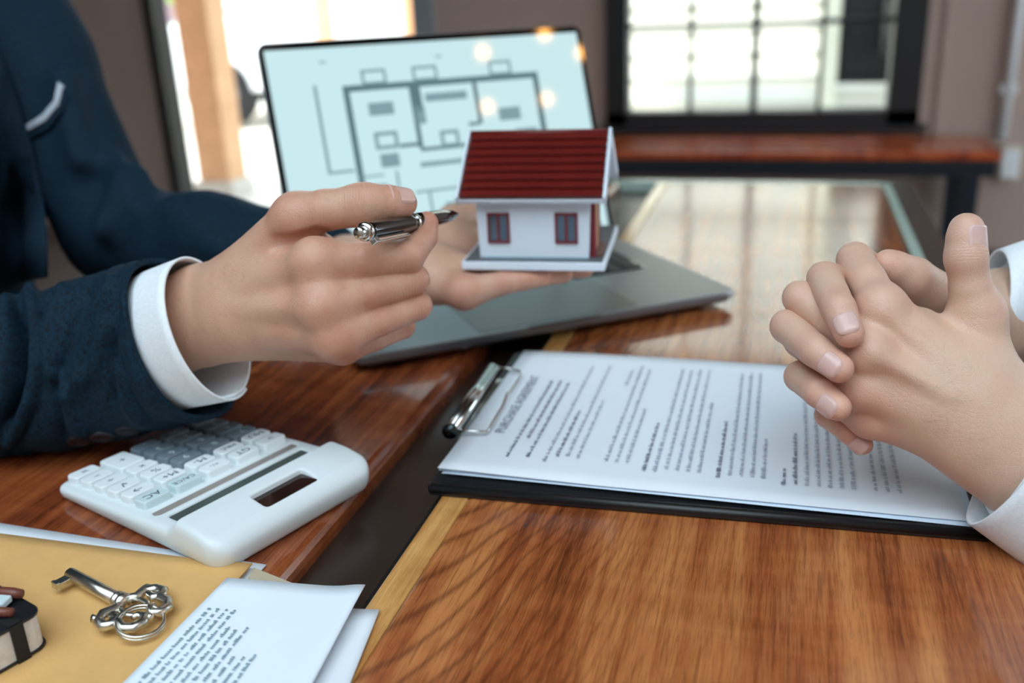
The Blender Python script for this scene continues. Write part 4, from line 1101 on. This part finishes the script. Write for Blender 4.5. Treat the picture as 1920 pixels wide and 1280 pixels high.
folds = [([(58, 556), (74, 620), (72, 690), (54, 760), (18, 825)], 10, .0050), ([(38, 588), (47, 650), (45, 715), (20, 790)], 11, -.0075), ([(14, 575), (18, 650), (6, 740), (-20, 800)], 12, .0040),
         ([(122, 550), (98, 590), (90, 640), (100, 700)], 11, .0034), ([(102, 560), (86, 600), (80, 650)], 7, -.0030), ([(215, 535), (182, 590), (160, 660), (150, 700)], 13, .0034), ([(262, 545), (250, 620), (262, 700), (285, 750)], 13, .0030),
         ([(205, 610), (180, 690), (130, 735)], 12, .0030), ([(130, 715), (138, 765), (150, 800)], 11, .0034), ([(225, 690), (238, 745), (262, 780)], 11, .0030), ([(170, 556), (138, 610), (118, 690)], 11, -.0034), ([(232, 560), (214, 650), (218, 750)], 12, -.0032),
         ([(110, 720), (112, 770), (120, 815)], 9, -.0028), ([(60, 770), (40, 815), (20, 840)], 9, -.003)]
def proj(Pt):
    d = np.asarray(Pt) - CAM; w_ = d @ FW; return 960 + F_PX * (d @ RT) / w_, 640 - F_PX * (d @ UP) / w_
def seg_d(x, y, pts):
    best = 1e9
    for (x0, y0), (x1, y1) in zip(pts[:-1], pts[1:]):
        L = (x1 - x0) ** 2 + (y1 - y0) ** 2; t_ = max(0, min(1, ((x - x0) * (x1 - x0) + (y - y0) * (y1 - y0)) / L))
        best = min(best, math.hypot(x - x0 - t_ * (x1 - x0), y - y0 - t_ * (y1 - y0)))
    return best
def cat(p, k, u): # smooth interpolation between rings
    n = len(p); i = min(int(u), n - 2); f = u - i
    q = [p[max(i - 1, 0)][k], p[i][k], p[i + 1][k], p[min(i + 2, n - 1)][k]]
    return .5 * (2 * q[1] + (q[2] - q[0]) * f + (2 * q[0] - 5 * q[1] + 4 * q[2] - q[3]) * f * f + (3 * q[1] - q[0] - 3 * q[2] + q[3]) * f ** 3)
rn = random.Random(3); ph = [(rn.uniform(0, 6), rn.uniform(2, 5), rn.uniform(1, 3)) for _ in range(5)]
NU, NV = 150, 96; vs = []
for i in range(NU + 1):
    u = (i / NU) ** 1.15 * (len(rings) - 1.001)
    c, a, n = cat(rings, 0, u), cat(rings, 1, u), cat(rings, 2, u)
    for j in range(NV):
        th = 2 * math.pi * j / NV; ca, sa = math.cos(th), math.sin(th)
        f = (abs(ca) ** 2.4 + abs(sa) ** 2.4) ** (-1 / 2.4)
        p = c + (a * ca + n * sa) * f
        out = a * ca + n * sa; out = out / np.linalg.norm(out)
        d = 0.0
        if u < 5.5:
            x_, y_ = proj(p)
            if sa > -.3:
                w_ = min(1, (sa + .3) / .5)
                for pts, sg, A_ in folds: d += 1.7 * min(1, u / .9) * w_ * A_ * math.exp(-(seg_d(x_, y_, pts) / sg) ** 2)
        for f0, k1, k2 in ph: d += .0006 * min(1, u) * math.sin(f0 + k1 * u * 1.7 + k2 * th)
        vs.append(tuple(p + out * d))
fs = [(i * NV + j, i * NV + (j + 1) % NV, (i + 1) * NV + (j + 1) % NV, (i + 1) * NV + j) for i in range(NU) for j in range(NV)]
b = MB(); b.add(vs, fs, None, True)
slv = keep(put('jacket_sleeve', b, m_navy, pA, solid=.0035), pA)
bs = BVHTree.FromPolygons([Vector(p) for p in vs], fs)
for x, y in ((150, 826), (192, 819), (240, 806)):
    c = onto(bs, x, y - 4, .0); nn = (-Vector(FW) * .45 - Vector(UP) * .9).normalized()
    M = axes(c + nn * .0003, Vector(RT) * .98 + Vector(UP) * .15, nn.cross(Vector(RT)), nn)
    keep(put('button', MB().lathe([(.0072, -.002), (.0078, .0008), (.0074, .0022), (.0058, .0026), (.0052, .0020)], 22, M), m_btn, slv), slv)
# shirt cuff: one overlapping turn of cloth
def cuff(c0, c1, a0, a1, n0, n1, mat, parent, lap_deg=35, start=100, flare=.0022):
    b = MB(); nu, nv = 72, 10
    def fn(u, v):
        ang = math.radians(start + (360 + lap_deg) * u); off = flare * u
        c = c0 + (c1 - c0) * v; a = a0 + (a1 - a0) * v; n = n0 + (n1 - n0) * v
        q = c + a * math.cos(ang) * (1 + off / np.linalg.norm(a)) + n * math.sin(ang) * (1 + off / np.linalg.norm(n))
        return tuple(q)
    b.grid(fn, nu, nv); return put('shirt_cuff', b, mat, parent, solid=.0016)
C1 = wp(393, 614, .580); C0 = wp(262, 650, .622)
keep(cuff(C0, C1, vpx(-34, -122, .60), vpx(-42, -128, .58), vpx(-24, 6, .6, -.030), vpx(-34, 8, .58, -.033), m_shirt, pA, 25, 182), pA)

# ------------------------------------------------------------------ person in the white shirt
pB = empty('person', (.62, .52, 0), 'person in white shirt with clasped hands resting over the agreement', 'person')
n1 = Hand(.0009)
n1.bone((1985, 905, .487), (1860, 800, .487), .0335, .0310, vd, 1.30)
n1.bone((1860, 800, .487), (1790, 745, .487), .0310, .0300, vd, 1.60)
n1.bone((1820, 715, .483), (1655, 580, .488), .0145, .0112)
n1.bone((1812, 755, .481), (1628, 658, .484), .0140, .0110)
n1.bone((1805, 795, .484), (1620, 728, .489), .0135, .0105)
n1.bone((1800, 825, .491), (1630, 785, .500), .0130, .0095)
n1.bone((1850, 740, .491), (1832, 590, .490), .0170, .0125)
n1.bone((1800, 680, .492), (1725, 610, .496), .0120, .0090)
n1.bone((1790, 760, .500), (1660, 680, .505), .0150, .0140)
n1.finger([(1832, 592, .490, .0122), (1820, 540, .486, .0102), (1811, 482, .483, .0094), (1811, 445, .482, .0092), (1812, 431, .482, .0086)], .012, .028)
n1.finger([(1653, 578, .488, .0108), (1625, 525, .502, .0098), (1603, 487, .518, .0096), (1640, 505, .545, .0078), (1690, 545, .548, .0070)], .010, .024)
n1.finger([(1627, 656, .484, .0106), (1560, 602, .494, .0094), (1500, 558, .508, .0090), (1520, 565, .542, .0076), (1575, 590, .552, .0068)], .010, .022)
n1.finger([(1620, 727, .489, .0100), (1555, 680, .498, .0088), (1500, 640, .512, .0084), (1520, 640, .545, .0070), (1570, 650, .555, .0064)], .010, .020)
n1.finger([(1630, 785, .500, .0092), (1580, 760, .510, .0078), (1535, 735, .524, .0072), (1550, 720, .552, .0062), (1590, 715, .558, .0056)], .009, .018)
n1.extra += [((1650, 572, .4845), (1652, 573, .4845), .0102, .0102, .007), ((1625, 655, .4805), (1626, 655, .4805), .0100, .0100, .007), ((1811, 484, .4822), (1811, 480, .4822), .0096, .0096, .004),
             ((1790, 700, .4725), (1660, 590, .4775), .0020, .0024, .006), ((1780, 742, .470), (1640, 662, .4735), .0020, .0024, .006)]
n1.wr = [(dep(1811, 478, .483), UP, -FW + RT * .3, .005, .7), (dep(1603, 487, .518), UP, UP - FW * .6, .005, .5)]
VN, QN = n1.build()
n2 = Hand(.0009)
n2.bone((2010, 600, .635), (1880, 590, .600), .030, .028)
n2.bone((1880, 590, .600), (1790, 600, .580), .026, .020)
n2.bone((1840, 575, .590), (1612, 545, .560), .0150, .0110)
n2.bone((1840, 600, .590), (1600, 605, .562), .0150, .0110)
n2.bone((1840, 630, .592), (1598, 665, .562), .0150, .0105)
n2.bone((1840, 650, .594), (1610, 720, .562), .0140, .0095)
n2.bone((1850, 580, .580), (1785, 566, .540), .0160, .0125)
n2.finger([(1790, 568, .540, .0125), (1745, 545, .530, .0122), (1712, 521, .524, .0116), (1678, 502, .520, .0092), (1666, 496, .519, .0084)], .012, .026)
n2.finger([(1612, 545, .560, .0104), (1575, 528, .530, .0094), (1546, 522, .505, .0090), (1573, 580, .4785, .0085), (1592, 624, .4690, .0074)], .010, .020)
n2.finger([(1600, 605, .562, .0104), (1530, 605, .535, .0094), (1476, 612, .508, .0089), (1530, 658, .4830, .0083), (1573, 690, .4720, .0073)], .010, .020)
n2.finger([(1598, 665, .562, .0098), (1545, 685, .535, .0088), (1500, 706, .510, .0083), (1536, 736, .4870, .0078), (1570, 763, .4770, .0069)], .010, .020)
n2.finger([(1610, 720, .562, .0090), (1575, 750, .540, .0076), (1552, 778, .524, .0070), (1590, 808, .513, .0064), (1617, 833, .511, .0057)], .009, .018)
n2.wr = [(dep(1573, 580, .4785), UP + RT * -.4, -FW, .003, .6), (dep(1530, 658, .483), UP - RT, -FW, .003, .6)]
VO, QO = n2.build()
S = SDF((.02, .18, .45), (.86, .90, 1.28), .010); g = S.new(.1)
sB1 = np.array([.60, .34, 1.12]); sB2 = np.array([.60, .72, 1.12]); eB1 = np.array([.36, .395, T + .062]); eB2 = np.array([.40, .70, T + .065])
wB1 = wp(1960, 885, .487); wB2 = wp(1990, 600, .63)
for a, b_, ra, rb in ((sB1, eB1, .036, .028), (eB1, wB1, .028, .026), (sB2, eB2, .036, .028), (eB2, wB2, .028, .024), (sB1, sB2, .05, .05), ((sB1 + sB2) / 2 + (0, 0, -.05), (sB1 + sB2) / 2 + (.04, 0, -.55), .11, .11)):
    S.prim(g, a, b_, ra, rb, .02, mar=.06)
VB, QB = S.mesh(g, 2)
bodyB = keep(body_object([(VN, QN), (VO, QO), (VB, QB)], n1.flush + n2.flush, m_skinB, pB, wr=n1.wr + n2.wr), pB)
nail(dep(1811, 460, .4825), .0093, dep(1812, 431, .482), .0086, -FW * .90 + RT * .36, -.0030, .0135, 50, m_nailB, bodyB)
for q0, r0, q1, r1, nn, ln in (((1573, 580, .4785), .0085, (1592, 624, .4690), .0074, -FW * 1.0 - RT * .30 + UP * .05, .0118), ((1530, 658, .4830), .0083, (1573, 690, .4720), .0073, -FW * .9 - RT * .05 - UP * .35, .0118),
                               ((1536, 736, .4870), .0078, (1570, 763, .4770), .0069, -FW * .85 - RT * .10 - UP * .45, .0110), ((1590, 808, .513), .0064, (1617, 833, .511), .0057, -FW * .8 - RT * .45 - UP * .3, .0090)):
    a_, b_ = dep(*q0), dep(*q1); nail(a_, r0, b_, r1, nn, np.linalg.norm(b_ - a_) - ln * .62, ln, 54, m_nailB, bodyB)
# shirt with both sleeves
S = SDF((.06, .14, .42), (.90, .96, 1.34), .0042); g = S.new(.05)
cB = np.array([.64, .53, 0])
S.prim(g, cB + (0, 0, .55), cB + (0, 0, 1.05), .17, .19, .05, np.array([1., 0, 0]), 1.45, mar=.08)
S.prim(g, cB + (0, 0, 1.05), cB + (0, 0, 1.18), .19, .12, .05, np.array([1., 0, 0]), 1.35, mar=.08)
S.prim(g, sB1, eB1, .070, .058, .04, mar=.06); S.prim(g, sB2, eB2, .070, .058, .04, mar=.06)
q1_, q2_ = wp(1990, 908, .486), wp(1950, 556, .612)
S.prim(g, eB1, q1_, .055, .0375, .02, mar=.05); S.prim(g, eB2, q2_, .055, .0300, .02, mar=.05)
V, Q = S.mesh(g, 3)
sh = keep(link('shirt', np_mesh('shirt', V, Q), m_shirt, pB), pB)
keep(cuff(wp(2070, 945, .476), wp(1917, 846, .483), vpx(88, -140, .484), vpx(86, -130, .484), vpx(-10, -30, .484, -.036), vpx(-10, -34, .484, -.034), m_shirt, pB, 20, 260), pB)
keep(cuff(wp(2010, 545, .620), wp(1862, 565, .600), vpx(4, -125, .61), vpx(8, -92, .61), vpx(-26, 0, .61, -.038), vpx(-24, 0, .61, -.036), m_shirt, pB, 20, 260), pB)

# fine dark hair on the wrist and back of the near hand
rn = random.Random(21); b = MB(); bnv = bvh_of(VN, QN)
for i in range(80):
    x = rn.uniform(1740, 1905); y = 745 + (x - 1740) * .75 + rn.gauss(20, 60)
    r = Vector(ray(x, y)).normalized(); h = bnv.ray_cast(Vector(CAM) + r * .3, r, .4)
    if h[0] is None: continue
    n = h[1]; g_ = (Vector(RT) * rn.uniform(-1.0, -.6) + Vector(UP) * rn.uniform(-.25, .25)); g_ = (g_ - n * g_.dot(n)).normalized()
    L = rn.uniform(.003, .008); sd_ = n.cross(g_) * rn.uniform(-.4, .4)
    b.tube([h[0] + g_ * (L * t_) + n * (.0012 * math.sin(math.pi * min(1, t_ * 1.1)) + .0001) + sd_ * (L * t_ * t_) for t_ in (0, .35, .7, 1)], [.000022, .000022, .000018, .00001], 4, caps=False)
put('arm_hair', b, plain('dark_hair', '5a4232', .6), bodyB, kind='stuff')
